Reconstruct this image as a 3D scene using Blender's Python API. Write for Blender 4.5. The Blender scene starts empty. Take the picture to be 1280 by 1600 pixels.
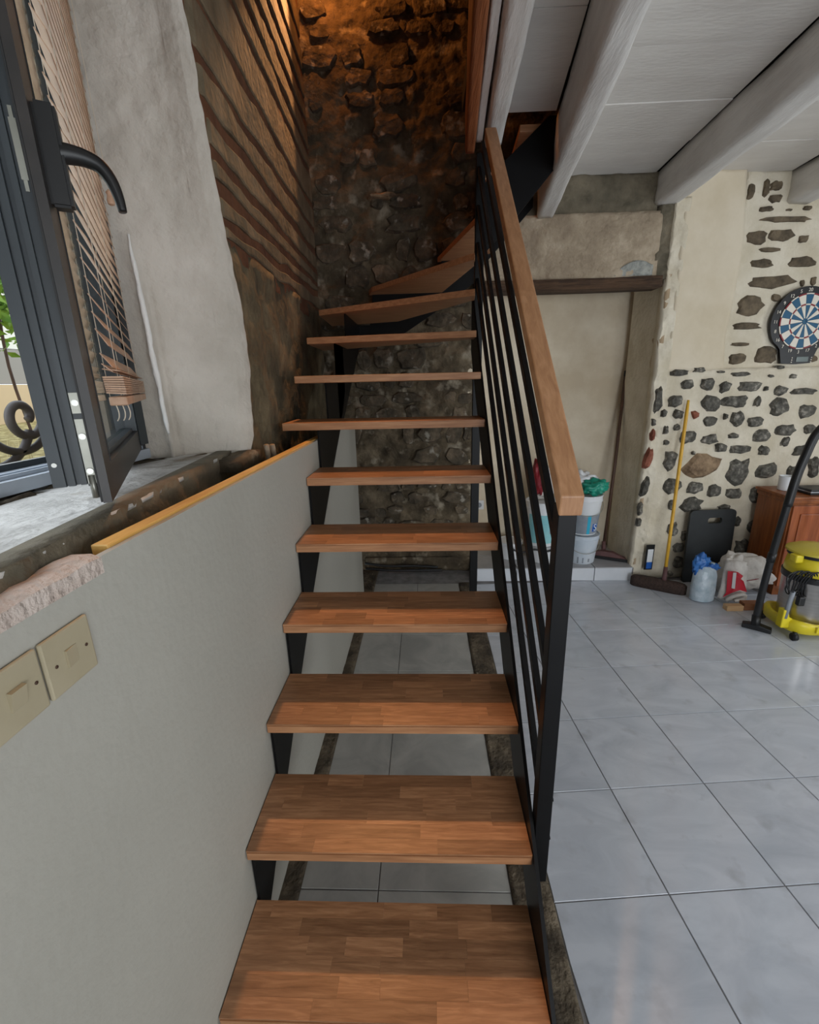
import bpy, bmesh, math, random
from mathutils import Vector, Matrix, noise

# ------------------------------------------------------------------ scene, camera, world, lights
scene = bpy.context.scene
COL = scene.collection
scene.view_settings.view_transform = 'Standard'
scene.view_settings.look = 'None'
scene.view_settings.gamma = 1.0
scene.view_settings.use_curve_mapping = False
scene.view_settings.exposure = -0.05
scene.cycles.use_denoising = True
scene.cycles.max_bounces = 8
scene.cycles.diffuse_bounces = 5
scene.cycles.sample_clamp_indirect = 6.0

CAM = Vector((0.5213, -0.6783, 1.6818))
yaw, pitch, roll = -0.0393, -0.2807, -0.0239
fwd = Vector((math.sin(yaw)*math.cos(pitch), math.cos(yaw)*math.cos(pitch), math.sin(pitch)))
r0 = Vector((math.cos(yaw), -math.sin(yaw), 0)); u0 = r0.cross(fwd)
rgt = math.cos(roll)*r0 + math.sin(roll)*u0
upv = -math.sin(roll)*r0 + math.cos(roll)*u0
camd = bpy.data.cameras.new('camera'); cam = bpy.data.objects.new('camera', camd); COL.objects.link(cam)
camd.sensor_fit = 'HORIZONTAL'; camd.sensor_width = 36.0; camd.lens = 36.0*695.7/1280.0
camd.clip_start = 0.02
cam.matrix_world = Matrix(((rgt.x, upv.x, -fwd.x, CAM.x), (rgt.y, upv.y, -fwd.y, CAM.y), (rgt.z, upv.z, -fwd.z, CAM.z), (0, 0, 0, 1)))
scene.camera = cam

W = bpy.data.worlds.new('world'); scene.world = W; W.use_nodes = True
bg = W.node_tree.nodes['Background']; bg.inputs[0].default_value = (0.80, 0.90, 1.0, 1); bg.inputs[1].default_value = 2.2

def area(name, loc, rot, sx, sy, power, col):
    l = bpy.data.lights.new(name, 'AREA'); l.shape = 'RECTANGLE'; l.size = sx; l.size_y = sy; l.energy = power; l.color = col
    o = bpy.data.objects.new(name, l); COL.objects.link(o); o.location = loc; o.rotation_euler = rot; return o
# added daylight fill behind the camera; daylight of the window in the right-hand wall
area('rear_daylight_fill', (2.6, -3.42, 1.25), (math.radians(90), 0, 0), 2.6, 2.1, 74, (0.96, 0.98, 1.0))
area('side_window_daylight', (5.12, 0.2, 1.6), (math.radians(90), 0, math.radians(90)), 2.2, 1.3, 30, (0.96, 0.98, 1.0))
area('casement_daylight', (-0.66, 0.05, 2.12), (math.radians(90), 0, math.radians(-90)), 1.45, 1.3, 8, (0.92, 0.96, 1.0))
# the warm bulb up in the stairwell
l = bpy.data.lights.new('stairwell_lamp', 'SPOT'); l.energy = 235; l.color = (1.0, 0.47, 0.18); l.shadow_soft_size = 0.03
l.spot_size = math.radians(37); l.spot_blend = 0.5
o = bpy.data.objects.new('stairwell_lamp', l); COL.objects.link(o); o.location = (-0.10, 2.98, 4.40)
o.rotation_euler = (Vector((-0.32, 0.6, 0.5))-Vector(o.location)).to_track_quat('-Z', 'Y').to_euler()
l = bpy.data.lights.new('stairwell_lamp_spill', 'POINT'); l.energy = 19; l.color = (1.0, 0.34, 0.07); l.shadow_soft_size = 0.05
o = bpy.data.objects.new('stairwell_lamp_spill', l); COL.objects.link(o); o.location = (-0.10, 2.88, 4.42)

# ------------------------------------------------------------------ helpers
def lin(c):
    out = []
    for v in c[:3]:
        v /= 255.0
        out.append(v/12.92 if v <= 0.04045 else ((v+0.055)/1.055)**2.4)
    return (*out, 1.0)

def material(name, c1, c2=None, c3=None, scale=6.0, detail=5.0, stretch=(1, 1, 1), rough=0.7, bump=0.0, bscale=40.0,
             metal=0.0, rand=0.0, spec=0.5, lo=0.35, hi=0.65, distort=0.0, rotz=0.0, bstretch=None, coat=0.0):
    m = bpy.data.materials.new(name); m.use_nodes = True
    nt = m.node_tree; N = nt.nodes; L = nt.links
    b = N['Principled BSDF']
    b.inputs['Roughness'].default_value = rough; b.inputs['Metallic'].default_value = metal
    b.inputs['Specular IOR Level'].default_value = spec
    b.inputs['Coat Weight'].default_value = coat
    b.inputs['Base Color'].default_value = lin(c1)
    tc = N.new('ShaderNodeTexCoord'); mp = N.new('ShaderNodeMapping')
    L.new(tc.outputs['Object'], mp.inputs['Vector'])
    mp.inputs['Scale'].default_value = stretch; mp.inputs['Rotation'].default_value = (0, 0, rotz)
    if rand:
        oi = N.new('ShaderNodeObjectInfo'); mu = N.new('ShaderNodeMath'); mu.operation = 'MULTIPLY'; mu.inputs[1].default_value = 37.0
        L.new(oi.outputs['Random'], mu.inputs[0]); cx = N.new('ShaderNodeCombineXYZ')
        for i in range(3): L.new(mu.outputs[0], cx.inputs[i])
        L.new(cx.outputs[0], mp.inputs['Location'])
    if c2:
        nz = N.new('ShaderNodeTexNoise'); nz.inputs['Scale'].default_value = scale; nz.inputs['Detail'].default_value = detail
        nz.inputs['Distortion'].default_value = distort; nz.inputs['Roughness'].default_value = 0.6
        L.new(mp.outputs[0], nz.inputs['Vector'])
        rp = N.new('ShaderNodeValToRGB'); e = rp.color_ramp.elements
        e[0].position = lo; e[0].color = lin(c1); e[1].position = hi; e[1].color = lin(c2)
        if c3:
            x = e.new((lo+hi)/2); x.color = lin(c3)
        L.new(nz.outputs['Fac'], rp.inputs['Fac'])
        last = rp.outputs['Color']
        if rand:
            hs = N.new('ShaderNodeHueSaturation'); mr = N.new('ShaderNodeMapRange')
            mr.inputs['To Min'].default_value = 1-rand; mr.inputs['To Max'].default_value = 1+rand
            L.new(oi.outputs['Random'], mr.inputs['Value']); L.new(mr.outputs[0], hs.inputs['Value'])
            L.new(last, hs.inputs['Color']); last = hs.outputs['Color']
        L.new(last, b.inputs['Base Color'])
    if bump:
        n2 = N.new('ShaderNodeTexNoise'); n2.inputs['Scale'].default_value = bscale; n2.inputs['Detail'].default_value = 6.0
        if bstretch:
            m2 = N.new('ShaderNodeMapping'); m2.inputs['Scale'].default_value = bstretch
            L.new(tc.outputs['Object'], m2.inputs['Vector']); L.new(m2.outputs[0], n2.inputs['Vector'])
        else:
            L.new(mp.outputs[0], n2.inputs['Vector'])
        bp = N.new('ShaderNodeBump'); bp.inputs['Strength'].default_value = bump; bp.inputs['Distance'].default_value = 0.02
        L.new(n2.outputs['Fac'], bp.inputs['Height']); L.new(bp.outputs[0], b.inputs['Normal'])
    return m

def mixmat(m, c, scale, lo, hi, detail=6.0, seed=0.0):
    """lay a second noise-masked pigment over a material's colour"""
    nt = m.node_tree; N = nt.nodes; L = nt.links; b = N['Principled BSDF']
    src = b.inputs['Base Color'].links[0].from_socket if b.inputs['Base Color'].links else None
    tc = N.new('ShaderNodeTexCoord'); mp = N.new('ShaderNodeMapping'); mp.inputs['Location'].default_value = (seed, seed*1.7, seed*0.6)
    nz = N.new('ShaderNodeTexNoise'); nz.inputs['Scale'].default_value = scale; nz.inputs['Detail'].default_value = detail
    L.new(tc.outputs['Object'], mp.inputs['Vector']); L.new(mp.outputs[0], nz.inputs['Vector'])
    mr = N.new('ShaderNodeMapRange'); mr.inputs['From Min'].default_value = lo; mr.inputs['From Max'].default_value = hi
    L.new(nz.outputs['Fac'], mr.inputs['Value'])
    mx = N.new('ShaderNodeMix'); mx.data_type = 'RGBA'
    L.new(mr.outputs[0], mx.inputs['Factor'])
    if src: L.new(src, mx.inputs['A'])
    else: mx.inputs['A'].default_value = b.inputs['Base Color'].default_value
    mx.inputs['B'].default_value = lin(c)
    L.new(mx.outputs['Result'], b.inputs['Base Color'])
    return m

def base_of(parent):
    p = parent; v = Vector((0, 0, 0))
    while p is not None:
        v = v + Vector(p.location); p = p.parent
    return v

def mesh(name, verts, faces, mat, parent=None, smooth=False, mats=None, fm=None):
    off = base_of(parent)
    me = bpy.data.meshes.new(name)
    me.from_pydata([tuple(Vector(v)-off) for v in verts], [], faces)
    me.update()
    bm = bmesh.new(); bm.from_mesh(me); bmesh.ops.recalc_face_normals(bm, faces=bm.faces); bm.to_mesh(me); bm.free()
    for mm in (mats or [mat]): me.materials.append(mm)
    if fm:
        for p, i in zip(me.polygons, fm): p.material_index = i
    if smooth:
        for p in me.polygons: p.use_smooth = True
    o = bpy.data.objects.new(name, me); COL.objects.link(o)
    if parent is not None: o.parent = parent
    return o

def from_bm(name, bm, mat, parent=None, smooth=False):
    off = base_of(parent)
    bmesh.ops.recalc_face_normals(bm, faces=bm.faces)
    if off.length: bmesh.ops.translate(bm, verts=bm.verts, vec=-off)
    me = bpy.data.meshes.new(name); bm.to_mesh(me); bm.free()
    me.materials.append(mat)
    if smooth:
        for p in me.polygons: p.use_smooth = True
    o = bpy.data.objects.new(name, me); COL.objects.link(o)
    if parent is not None: o.parent = parent
    return o

def root(name, loc):
    o = bpy.data.objects.new(name, None); COL.objects.link(o); o.location = loc; o.empty_display_size = 0.05
    return o

def tag(o, label=None, cat=None, group=None, kind=None):
    if label: o['label'] = label
    if cat: o['category'] = cat
    if group: o['group'] = group
    if kind: o['kind'] = kind
    return o

BF = [(0, 3, 2, 1), (4, 5, 6, 7), (0, 1, 5, 4), (1, 2, 6, 5), (2, 3, 7, 6), (3, 0, 4, 7)]
def bm_box(bm, x0, x1, y0, y1, z0, z1, M=None):
    vs = [Vector(v) for v in ((x0, y0, z0), (x1, y0, z0), (x1, y1, z0), (x0, y1, z0), (x0, y0, z1), (x1, y0, z1), (x1, y1, z1), (x0, y1, z1))]
    if M is not None: vs = [M @ v for v in vs]
    bv = [bm.verts.new(v) for v in vs]
    return [bm.faces.new([bv[i] for i in f]) for f in BF]

def box(name, x0, x1, y0, y1, z0, z1, mat, parent=None, bevel=0.0, M=None, seg=2):
    bm = bmesh.new(); bm_box(bm, x0, x1, y0, y1, z0, z1, M)
    if bevel:
        bmesh.ops.bevel(bm, geom=bm.edges[:], offset=bevel, segments=seg, affect='EDGES', profile=0.5)
    return from_bm(name, bm, mat, parent)

def boxes(name, lst, mat, parent=None):
    bm = bmesh.new()
    for b in lst: bm_box(bm, *b)
    return from_bm(name, bm, mat, parent)

def prism(name, poly, ext, mat, parent=None, bevel=0.0):
    """poly: list of 3D points (one face), ext: extrusion vector"""
    n = len(poly); e = Vector(ext)
    bm = bmesh.new()
    a = [bm.verts.new(Vector(p)) for p in poly]; b = [bm.verts.new(Vector(p)+e) for p in poly]
    bm.faces.new(a); bm.faces.new(list(reversed(b)))
    for i in range(n): bm.faces.new((a[i], b[i], b[(i+1) % n], a[(i+1) % n]))
    if bevel: bmesh.ops.bevel(bm, geom=bm.edges[:], offset=bevel, segments=2, affect='EDGES', profile=0.5)
    return from_bm(name, bm, mat, parent)

def bm_tube(bm, pts, r, seg=10, cap=True, sq=None):
    pts = [Vector(p) for p in pts]; n = len(pts)
    rr = r if isinstance(r, (list, tuple)) else [r]*n
    tan = [(pts[min(i+1, n-1)]-pts[max(i-1, 0)]).normalized() for i in range(n)]
    up = Vector((0, 0, 1)) if abs(tan[0].z) < 0.9 else Vector((1, 0, 0))
    x = tan[0].cross(up).normalized(); rings = []
    for i in range(n):
        x = (x - tan[i]*x.dot(tan[i])).normalized(); y = tan[i].cross(x)
        rings.append([bm.verts.new(pts[i] + rr[i]*(math.cos(2*math.pi*k/seg)*x + math.sin(2*math.pi*k/seg)*y)) for k in range(seg)])
    for i in range(n-1):
        for k in range(seg):
            bm.faces.new((rings[i][k], rings[i][(k+1) % seg], rings[i+1][(k+1) % seg], rings[i+1][k]))
    if cap:
        bm.faces.new(list(reversed(rings[0]))); bm.faces.new(rings[-1])

def tube(name, pts, r, mat, parent=None, seg=10, smooth=True):
    bm = bmesh.new(); bm_tube(bm, pts, r, seg)
    return from_bm(name, bm, mat, parent, smooth)

def spline(P, n=8):
    P = [Vector(p) for p in P]; out = []
    for i in range(len(P)-1):
        p0 = P[max(i-1, 0)]; p1 = P[i]; p2 = P[i+1]; p3 = P[min(i+2, len(P)-1)]
        for k in range(n):
            t = k/n
            out.append(0.5*((2*p1)+(p2-p0)*t+(2*p0-5*p1+4*p2-p3)*t*t+(3*p1-p0-3*p2+p3)*t**3))
    out.append(P[-1]); return out

def bm_lathe(bm, prof, cx, cy, seg=32, z0=0.0, sx=1.0, sy=1.0, M=None):
    rings = []
    for (r, z) in prof:
        ring = []
        for k in range(seg):
            a = 2*math.pi*k/seg
            v = Vector((cx+sx*r*math.cos(a), cy+sy*r*math.sin(a), z0+z))
            ring.append(bm.verts.new(M @ v if M else v))
        rings.append(ring)
    for i in range(len(rings)-1):
        for k in range(seg):
            bm.faces.new((rings[i][k], rings[i][(k+1) % seg], rings[i+1][(k+1) % seg], rings[i+1][k]))
    bm.faces.new(list(reversed(rings[0]))); bm.faces.new(rings[-1])

def lathe(name, prof, cx, cy, mat, parent=None, seg=32, z0=0.0, smooth=True, sx=1.0, sy=1.0, M=None):
    bm = bmesh.new(); bm_lathe(bm, prof, cx, cy, seg, z0, sx, sy, M)
    o = from_bm(name, bm, mat, parent, smooth)
    if smooth:
        for e in o.data.edges: pass
        md = o.modifiers.new('split', 'EDGE_SPLIT'); md.split_angle = math.radians(35)
    return o

def fbm(v, sc, oct=4):
    return noise.fractal(Vector(v)*sc, 1.0, 2.0, oct)

def rough_sheet(name, P, nu, nv, amp, sc, mat, parent=None, thick=0.06, nrm=(1, 0, 0), seed=0.0, oct=4, smooth=True, extra=None):
    """rough wall face: grid of P(u,v) u,v in 0..1 pushed along nrm, closed to a slab of the given thickness"""
    nrm = Vector(nrm).normalized(); verts = []; faces = []
    for j in range(nv+1):
        for i in range(nu+1):
            p = Vector(P(i/nu, j/nv)); d = amp*fbm(p+Vector((seed, seed, seed)), sc, oct)
            if extra: d += extra(p)
            verts.append(p + nrm*d)
    W_ = nu+1
    for j in range(nv):
        for i in range(nu):
            a = j*W_+i; faces.append((a, a+1, a+W_+1, a+W_))
    k = len(verts)
    border = [i for i in range(W_)] + [j*W_+nu for j in range(1, nv+1)] + [nv*W_+i for i in range(nu-1, -1, -1)] + [j*W_ for j in range(nv-1, 0, -1)]
    for b in border:
        j, i = divmod(b, W_)
        verts.append(Vector(P(i/nu, j/nv)) - nrm*thick)
    nb = len(border)
    for i in range(nb): faces.append((border[i], border[(i+1) % nb], k+(i+1) % nb, k+i))
    faces.append([k+i for i in range(nb)])
    return mesh(name, verts, faces, mat, parent, smooth)

def stone(name, P, u, z, w, h, depth, mat, parent, seed, n=11, flat=0.72, sink=0.02):
    """irregular lump on a wall: P(u, z, d) maps wall coordinates to space"""
    R = random.Random(seed); ang0 = R.random()*6.28; rr = [0.80+0.38*R.random() for _ in range(n)]
    p = 3.6
    outer = []; mid = []; verts = []; tilt = (R.random()-.5)*0.5
    for k in range(n):
        a = 2*math.pi*k/n
        c, s = math.cos(a), math.sin(a)
        q = (abs(c)**p+abs(s)**p)**(-1/p)*rr[k]
        x = q*c*w/2; y = q*s*h/2
        x += tilt*y*0.6
        verts.append(P(u+x, z+y, -sink))
    for k in range(n):
        a = 2*math.pi*k/n; c, s = math.cos(a), math.sin(a)
        q = (abs(c)**p+abs(s)**p)**(-1/p)*rr[k]*flat
        x = q*c*w/2; y = q*s*h/2; x += tilt*y*0.6
        verts.append(P(u+x, z+y, depth*(0.55+0.6*R.random())))
    verts.append(P(u+(R.random()-.5)*w*.2, z+(R.random()-.5)*h*.2, depth*(0.9+0.4*R.random())))
    faces = []
    for k in range(n):
        k2 = (k+1) % n
        faces.append((k, k2, n+k2, n+k)); faces.append((n+k, n+k2, 2*n))
    return mesh(name, verts, faces, mat, parent, smooth=False)

def text(body, size, loc, R, mat, parent, ext=0.0008, name='lettering'):
    cu = bpy.data.curves.new(name, 'FONT'); cu.body = body; cu.size = size; cu.extrude = ext; cu.align_x = 'CENTER'; cu.align_y = 'CENTER'
    t = bpy.data.objects.new(name, cu); COL.objects.link(t)
    dg = bpy.context.evaluated_depsgraph_get(); dg.update()
    me = bpy.data.meshes.new_from_object(t.evaluated_get(dg))
    COL.objects.unlink(t); bpy.data.objects.remove(t)
    me.transform(Matrix.Translation(Vector(loc)-base_of(parent)) @ R)
    me.materials.clear(); me.materials.append(mat)
    o = bpy.data.objects.new(name, me); COL.objects.link(o); o.parent = parent
    return o

def clip(poly, a, b, c):
    """keep a*x+b*y <= c"""
    out = []
    for i in range(len(poly)):
        p, q = poly[i], poly[(i+1) % len(poly)]
        dp = a*p[0]+b*p[1]-c; dq = a*q[0]+b*q[1]-c
        if dp <= 0: out.append(p)
        if dp*dq < 0:
            t = dp/(dp-dq); out.append((p[0]+t*(q[0]-p[0]), p[1]+t*(q[1]-p[1])))
    return out

# ------------------------------------------------------------------ materials
M = {}
M['tile'] = material('tile', (182, 188, 198), (202, 207, 216), scale=3.0, detail=8, rough=0.16, lo=.30, hi=.62, distort=1.2, rand=0.03, stretch=(1, 2.2, 1))
mixmat(M['tile'], (178, 182, 190), 9.0, .60, .74, detail=10)
M['tile_dusty_shaded'] = material('tile_dusty_shaded', (158, 158, 154), (184, 183, 178), scale=4, rough=0.4, distort=1.0)  # dust and the shade under the stairs, both put into the tile colour
M['tile_dim'] = material('tile_step', (150, 150, 152), (172, 172, 174), scale=4, rough=0.3, distort=1.0)
M['riser_tile'] = material('riser_tile', (208, 212, 218), (220, 223, 228), scale=3, rough=0.25)
M['grout'] = material('grout', (112, 110, 110), (140, 138, 138), scale=12, rough=0.9)
M['mortar_dark'] = material('mortar_dark', (58, 50, 40), (118, 106, 88), (84, 74, 60), scale=9, rough=0.95, bump=0.7, bscale=60)
M['paint'] = material('wall_paint', (168, 165, 155), (174, 171, 161), scale=1.5, rough=0.6, bump=0.10, bscale=45)
M['plaster'] = material('plaster', (184, 176, 164), (204, 196, 185), scale=4, rough=0.85, bump=0.7, bscale=22)
M['lit_ridge'] = material('lit_ridge_white', (226, 224, 219), (236, 234, 230), scale=12, rough=0.5, bump=0.3, bscale=40)  # whiteness stands in for window light caught by the jamb ridge
M['plaster_pink'] = material('plaster_pink', (188, 170, 158), (208, 194, 184), scale=18, rough=0.95, bump=0.8, bscale=60)
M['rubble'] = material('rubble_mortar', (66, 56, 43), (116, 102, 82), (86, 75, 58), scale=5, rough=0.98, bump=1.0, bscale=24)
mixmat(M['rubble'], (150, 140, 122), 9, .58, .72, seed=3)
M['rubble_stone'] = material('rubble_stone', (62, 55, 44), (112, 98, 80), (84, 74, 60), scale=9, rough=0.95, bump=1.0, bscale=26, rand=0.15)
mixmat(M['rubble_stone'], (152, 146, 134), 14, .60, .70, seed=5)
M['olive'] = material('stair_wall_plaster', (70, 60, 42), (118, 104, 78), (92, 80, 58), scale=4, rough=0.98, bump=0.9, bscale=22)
M['lath_grey'] = material('lath_plaster', (88, 77, 58), (122, 107, 84), scale=6, rough=0.95, bump=0.5, bscale=30, rand=0.10)
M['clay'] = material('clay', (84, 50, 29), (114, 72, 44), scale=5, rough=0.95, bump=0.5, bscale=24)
M['wood_old'] = material('old_wood', (112, 62, 32), (150, 88, 48), scale=4, stretch=(8, .6, 8), rough=0.7, bump=0.3, bscale=20, bstretch=(8, .5, 8))
M['lintel'] = material('lintel_wood', (52, 36, 24), (92, 68, 48), scale=5, stretch=(.5, 8, 8), rough=0.85, bump=0.9, bscale=12, bstretch=(.6, 8, 8))
M['concrete'] = material('rough_concrete', (146, 130, 110), (184, 168, 146), (164, 148, 126), scale=6, rough=0.97, bump=0.8, bscale=28)
M['concrete_dark'] = material('dark_concrete', (86, 80, 66), (124, 114, 96), scale=6, rough=0.97, bump=0.8, bscale=28)
M['cement_patch'] = material('cement_patch', (128, 132, 128), (176, 176, 168), scale=20, rough=0.95, bump=0.8, bscale=50)
M['alcove'] = material('alcove_plaster', (206, 190, 164), (230, 218, 196), scale=2.2, rough=0.9, bump=0.2, bscale=20)
M['reveal'] = material('reveal_plaster', (164, 142, 114), (198, 178, 150), scale=3.5, rough=0.92, bump=0.5, bscale=24)
M['lime'] = material('lime_mortar', (202, 191, 168), (222, 213, 194), scale=4, rough=0.95, bump=0.5, bscale=30)
M['beige'] = material('beige_plaster', (206, 192, 166), (220, 208, 186), scale=2.4, rough=0.9, bump=0.15, bscale=18)
M['stone_grey'] = material('grey_stone', (66, 64, 58), (172, 166, 154), (100, 97, 89), scale=26, detail=9, rough=0.9, bump=0.8, bscale=50, rand=0.18, lo=.36, hi=.74)
M['stone_brown'] = material('brown_stone', (74, 65, 52), (116, 102, 82), scale=14, rough=0.9, bump=0.6, bscale=40, rand=0.12)
M['stone_tan'] = material('tan_stone', (104, 84, 64), (168, 142, 112), scale=14, rough=0.9, bump=0.6, bscale=40)
M['stone_red'] = material('red_stone', (112, 60, 44), (150, 92, 72), scale=18, rough=0.9, bump=0.5, bscale=40)
M['beam'] = material('white_beam_paint', (204, 200, 195), (222, 219, 214), scale=5, stretch=(2, .6, 2), rough=0.75, bump=0.22, bscale=18, bstretch=(6, 1, 6))
M['plank'] = material('white_plank_paint', (214, 209, 203), (226, 222, 216), scale=3, stretch=(.5, 2, 1), rough=0.7, bump=0.12, bscale=40, rand=0.02)
M['dark_gap'] = material('dark_gap', (40, 36, 32), rough=0.9)
M['steel'] = material('black_steel', (13, 13, 14), (17, 17, 18), scale=8, rough=0.40, spec=0.16)
M['stave'] = material('beech_stave', (138, 96, 66), (190, 142, 104), (164, 118, 84), scale=7, stretch=(1.3, 14, 14), rough=0.40, rand=0.26, lo=.28, hi=.72, bump=0.05, bscale=10, bstretch=(2, 60, 60), distort=.6)
M['tread'] = material('tread_wood', (156, 108, 74), (192, 144, 104), (174, 124, 86), scale=5, stretch=(1.2, 14, 14), rough=0.45, rand=0.06, lo=.3, hi=.7)
M['handrail'] = material('handrail_oak', (152, 106, 72), (184, 138, 100), (168, 122, 84), scale=4, stretch=(16, 1.4, 4), rough=0.45, lo=.3, hi=.7, distort=.8)
M['alu'] = material('anthracite_aluminium', (50, 56, 60), (58, 64, 68), scale=3, rough=0.42, spec=0.5)
M['alu_light'] = material('threshold_aluminium', (176, 186, 198), (188, 196, 206), scale=3, rough=0.35, metal=0.3)
M['flange'] = material('flange_lacquer', (40, 38, 37), (52, 48, 46), scale=12, rough=0.4)
M['alu_dark'] = material('dark_gasket', (24, 25, 27), (38, 36, 34), scale=20, rough=0.6)
M['zinc'] = material('zinc_fitting', (150, 150, 140), (168, 168, 158), scale=10, rough=0.4, metal=0.6)
M['screw'] = material('screw_metal', (196, 196, 190), rough=0.3, metal=0.8)
M['blackplastic'] = material('black_plastic', (20, 20, 21), rough=0.42)
M['slat'] = material('blind_slat_wood', (176, 138, 110), (196, 160, 132), scale=5, stretch=(8, 1, 8), rough=0.55, rand=0.08)
M['cord'] = material('cord', (206, 192, 172), rough=0.9)
M['sill'] = material('sill_cement', (176, 174, 170), (214, 212, 208), (196, 194, 190), scale=7, rough=0.9, bump=0.6, bscale=30)
mixmat(M['sill'], (128, 116, 98), 5, .56, .70, seed=2)
M['yellow_wood'] = material('pine_batten', (206, 158, 78), (226, 184, 108), scale=5, stretch=(10, 1, 10), rough=0.6)
M['switch'] = material('aged_switch_plastic', (164, 153, 126), (174, 163, 137), scale=6, rough=0.5)
M['brown_dot'] = material('brown_screw', (70, 48, 34), rough=0.6)
M['white'] = material('white_plastic', (222, 224, 226), rough=0.4)
M['bucket_blue'] = material('bucket_pale_blue', (190, 202, 214), (214, 220, 226), scale=6, rough=0.5)
M['label_grey'] = material('label_grey', (128, 136, 146), (150, 156, 164), scale=9, rough=0.5)
M['cyan'] = material('label_cyan', (40, 168, 200), rough=0.5)
M['logo_blue'] = material('logo_blue', (28, 92, 178), rough=0.5)
M['teal'] = material('label_teal', (120, 186, 194), (150, 204, 208), scale=6, rough=0.5)
M['green'] = material('green_film', (18, 120, 100), (40, 158, 132), scale=12, rough=0.35)
M['darkred'] = material('dark_red', (120, 24, 34), (150, 36, 46), scale=8, rough=0.5)
M['red'] = material('print_red', (196, 26, 48), rough=0.5)
M['sack'] = material('woven_sack', (196, 190, 184), (220, 216, 210), scale=14, rough=0.7, bump=0.25, bscale=60)
M['blue'] = material('film_blue', (36, 96, 176), (60, 120, 190), scale=10, rough=0.35)
M['water'] = material('clear_film_over_bottles', (158, 176, 188), (196, 208, 216), scale=12, rough=0.18, bump=0.3, bscale=30)
M['pad'] = material('black_board', (30, 34, 36), (38, 42, 44), scale=14, rough=0.5)
M['yellow'] = material('vacuum_yellow', (226, 206, 40), rough=0.35)
M['yellow_dull'] = material('vacuum_lid', (196, 180, 62), rough=0.4)
M['inox'] = material('brushed_steel', (176, 172, 168), (190, 186, 182), scale=4, stretch=(1, 1, 30), rough=0.28, metal=1.0)
M['black_rubber'] = material('black_rubber', (24, 25, 27), rough=0.5)
M['broom_yellow'] = material('broom_yellow', (206, 154, 36), (226, 178, 60), scale=8, rough=0.45)
M['bristle'] = material('dark_bristle', (46, 34, 30), (78, 60, 52), scale=80, rough=0.9, bump=0.6, bscale=120)
M['broom_wood'] = material('dark_pole', (66, 46, 36), (96, 68, 52), scale=5, stretch=(6, 6, 1), rough=0.6)
M['squeegee'] = material('reddish_head', (92, 62, 62), (112, 78, 76), scale=8, rough=0.6)
M['cabinet'] = material('varnished_wood', (122, 66, 28), (160, 92, 44), scale=4, stretch=(8, 8, .8), rough=0.4)
M['cabinet_front'] = material('varnished_front', (138, 70, 36), (172, 96, 54), scale=4, stretch=(8, 8, .8), rough=0.4)
M['pinewood'] = material('pine_offcut', (206, 164, 118), (222, 184, 140), scale=6, stretch=(1, 8, 8), rough=0.6)
M['brownwood'] = material('brown_offcut', (132, 84, 54), (160, 106, 70), scale=6, stretch=(1, 8, 8), rough=0.6)
M['silver'] = material('silver_tube', (186, 190, 194), rough=0.35, metal=0.7)
M['db_black'] = material('dartboard_black', (14, 14, 16), rough=0.45)
M['db_blue'] = material('dartboard_blue', (20, 84, 118), rough=0.5)
M['db_white'] = material('dartboard_white', (226, 218, 204), rough=0.5)
M['db_red'] = material('dartboard_red', (140, 30, 38), rough=0.5)
M['lcd'] = material('lcd_grey', (92, 104, 100), rough=0.25)
M['ext_white'] = material('render_cream', (236, 232, 220), rough=0.9)
M['ext_grey'] = material('render_grey', (158, 152, 144), rough=0.9)
M['ext_beige'] = material('render_beige', (214, 188, 150), rough=0.9)
M['grass'] = material('dry_ground', (128, 112, 66), (196, 182, 130), (150, 134, 84), scale=14, rough=0.95)
M['straw'] = material('straw_blade', (206, 190, 140), (226, 214, 170), scale=5, rough=0.9)
M['iron'] = material('wrought_iron', (92, 86, 84), (112, 104, 100), scale=10, rough=0.5)
M['leaf'] = material('leaf_green', (92, 140, 40), (150, 186, 70), scale=5, rough=0.6, rand=0.2)
def glassmat():
    m = bpy.data.materials.new('window_glass'); m.use_nodes = True
    b = m.node_tree.nodes['Principled BSDF']; b.inputs['Base Color'].default_value = (.86, .93, .94, 1); b.inputs['Roughness'].default_value = 0.02
    b.inputs['Transmission Weight'].default_value = 1.0; b.inputs['IOR'].default_value = 1.45
    return m
M['glass'] = glassmat()

RI, GO, DE, TH = 0.2162, 0.2402, 0.2589, 0.0342
CEIL = 3.04

# ------------------------------------------------------------------ floor
floor = tag(box('floor', -0.13, 5.2, -3.5, 3.6, -0.12, -0.004, M['grout']), 'pale marbled ceramic tile floor of the room and under the stairs', kind='structure')
def tile(poly, z, mat, parent, name='tile', t=0.012, inset=0.002):
    c = Vector((sum(p[0] for p in poly)/len(poly), sum(p[1] for p in poly)/len(poly)))
    P = []
    for p in poly:
        v = Vector(p)-c; L_ = v.length
        P.append(c+v*max(0.0, (L_-inset*1.4)/L_))
    n = len(P); b = 0.0015
    verts = [(p.x, p.y, z-t) for p in P]+[(p.x, p.y, z-b) for p in P]
    verts += [((c+(p-c)*(1-b/(p-c).length)).x, (c+(p-c)*(1-b/(p-c).length)).y, z) for p in P]
    faces = [tuple(2*n+i for i in range(n))]
    for i in range(n):
        j = (i+1) % n
        faces.append((i, j, n+j, n+i)); faces.append((n+i, n+j, 2*n+j, 2*n+i))
    return mesh(name, verts, faces, mat, parent)
GS, PHI, GX, GY = 0.4086, 0.0825, 1.3262, 0.4387
cp, sp = math.cos(PHI), math.sin(PHI)
def G(i, j): return (GX+GS*(i*cp-j*sp), GY+GS*(i*sp+j*cp))
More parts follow.
